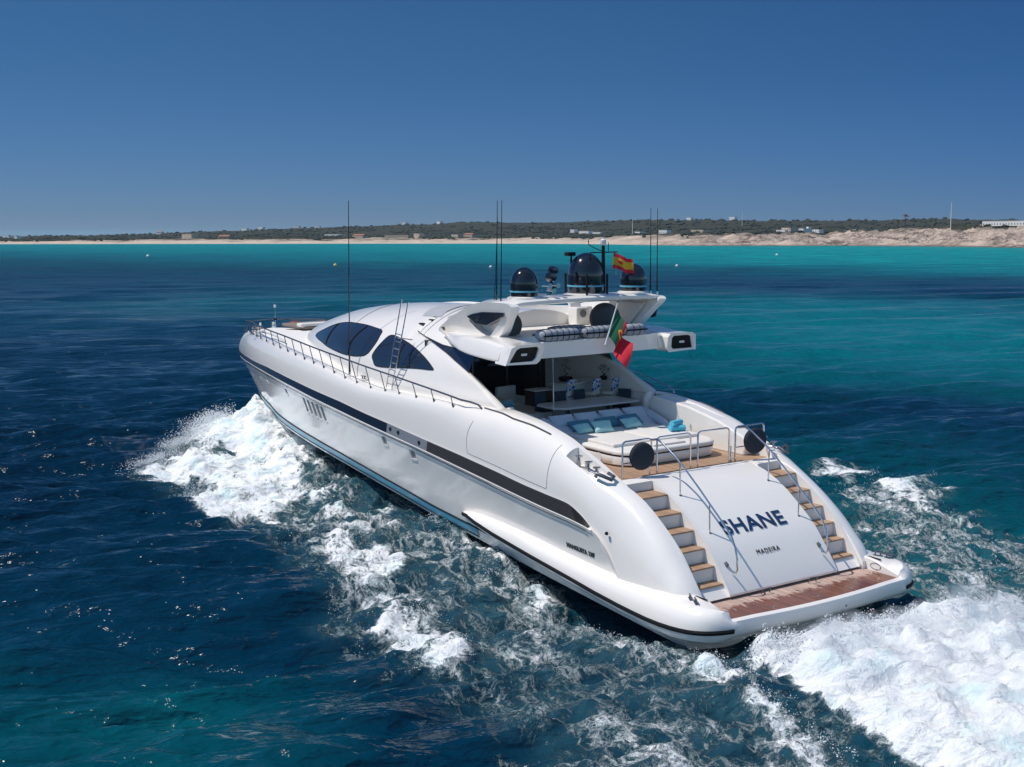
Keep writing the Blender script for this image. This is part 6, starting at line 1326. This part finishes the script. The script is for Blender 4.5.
# two palms by the headland track
def palm(b, off, h_, label, m_, seed):
    off = seen_off(b, 90, 330) + 4; D = float(shore(b)) + off; x, y = wpt(b, D); z = land_z(b, off); c = bpy.data.objects.new('palm_tree', None); COL.objects.link(c); c.location = (x, y, z - .5); tag(c, label, 'palm tree', 'palm trees on the headland'); r = random.Random(seed)
    MB().tube([(0, 0, 0), (.2, .1, h_ * .5), (.1, .3, h_)], [.5, .38, .3], 8).build('trunk', 'bark', c); f = MB()
    for k in range(26):
        a = r.uniform(0, 6.28); e = r.uniform(-.5, 1.1); Lf = r.uniform(3.6, 5.0); P = []
        for t in np.linspace(0, 1, 6): P.append((Lf * t * math.cos(a) * math.cos(e * .6), Lf * t * math.sin(a) * math.cos(e * .6) + .3, h_ + Lf * .6 * math.sin(e) * t - 1.6 * t * t))
        sd = Vector((-math.sin(a), math.cos(a), 0)) * .55
        for i in range(5):
            p0, p1 = Vector(P[i]), Vector(P[i + 1]); w0, w1_ = (1 - i / 6), (1 - (i + 1) / 6); f.add([p0 - sd * w0 - Vector((0, 0, .3 * w0)), p0, p1, p1 - sd * w1_ - Vector((0, 0, .3 * w1_))], [(0, 1, 2, 3)]); f.add([p0 + sd * w0 - Vector((0, 0, .3 * w0)), p0, p1, p1 + sd * w1_ - Vector((0, 0, .3 * w1_))], [(0, 1, 2, 3)])
    f.build('crown', m_, c, smooth=False, fixn=False)
M['palm_green'] = mat('palm_green', (.06, .085, .03), .8); M['palm_brown'] = mat('palm_brown', (.12, .06, .035), .8)
palm(bz(898), 260, 11.5, 'shorter green palm tree beside the taller brownish one on the headland', 'palm_green', 4); palm(bz(905), 255, 14.0, 'taller brownish palm tree on the headland', 'palm_brown', 6)
# parked cars on the headland track
M['car_white'] = mat('car_white', (.7, .7, .7), .25, coat=.5); M['car_grey'] = mat('car_grey', (.22, .24, .27), .25, coat=.5)
def car(b, off, m_, label):
    off = seen_off(b, 90, 330) + 1; D = float(shore(b)) + off; x, y = wpt(b, D); z = land_z(b, off); c = bpy.data.objects.new('parked_car', None); COL.objects.link(c); c.location = (x, y, z + .1); c.rotation_euler = (0, 0, math.radians(b) + math.pi / 2 + rnd.uniform(-.2, .2)); tag(c, label, 'car', 'cars parked on the headland')
    MB().prism([(-2.2, .35), (2.2, .35), (2.2, .85), (1.3, .98), (.7, 1.5), (-1.1, 1.5), (-1.9, 1.0), (-2.2, .9)], lambda p, s_: (p[0], -.88 if s_ == 0 else .88, p[1])).build('body', m_, c, smooth=False, bev=.05)
    MB().prism([(1.15, 1.0), (.65, 1.42), (-1.0, 1.42), (-1.6, 1.02)], lambda p, s_: (p[0], -.9 if s_ == 0 else .9, p[1])).build('side_glass', 'pane', c, smooth=False)
    for xx in (-1.35, 1.4): MB().lathe([(0, -.92), (.33, -.92), (.33, .92), (0, .92)], (xx, 0, .33), 14, 'Y').build('wheel', 'black', c)
for (u_, off, m_, lb) in ((846, 150, 'car_white', 'white car parked leftmost on the headland track'), (854, 155, 'car_white', 'white car parked second from the left on the headland track'), (863, 148, 'car_grey', 'grey car parked third from the left on the headland track'), (869, 152, 'car_white', 'white car parked fourth from the left, just right of the grey car'), (876, 150, 'car_white', 'white car parked rightmost on the headland track')): car(bz(u_), off, m_, lb)

# ---- the air between here and the far hills
M['air'] = bpy.data.materials.new('thin_haze'); M['air'].use_nodes = True; _nt = M['air'].node_tree; _nt.nodes.clear()
_o = _nt.nodes.new('ShaderNodeOutputMaterial'); _v = _nt.nodes.new('ShaderNodeVolumePrincipled'); _v.inputs['Color'].default_value = (.62, .78, .95, 1); _v.inputs['Density'].default_value = 2.6e-5; _v.inputs['Anisotropy'].default_value = .1
_nt.links.new(_v.outputs[0], _o.inputs['Volume'])
hz = MB().box(((ax[0] + ax[-1]) / 2, (ay[0] + ay[-1]) / 2, 40), (ax[-1] - ax[0] + 40, ay[-1] - ay[0] + 40, 100)).build('haze', M['air'], None, smooth=False); tag(hz, kind='stuff')
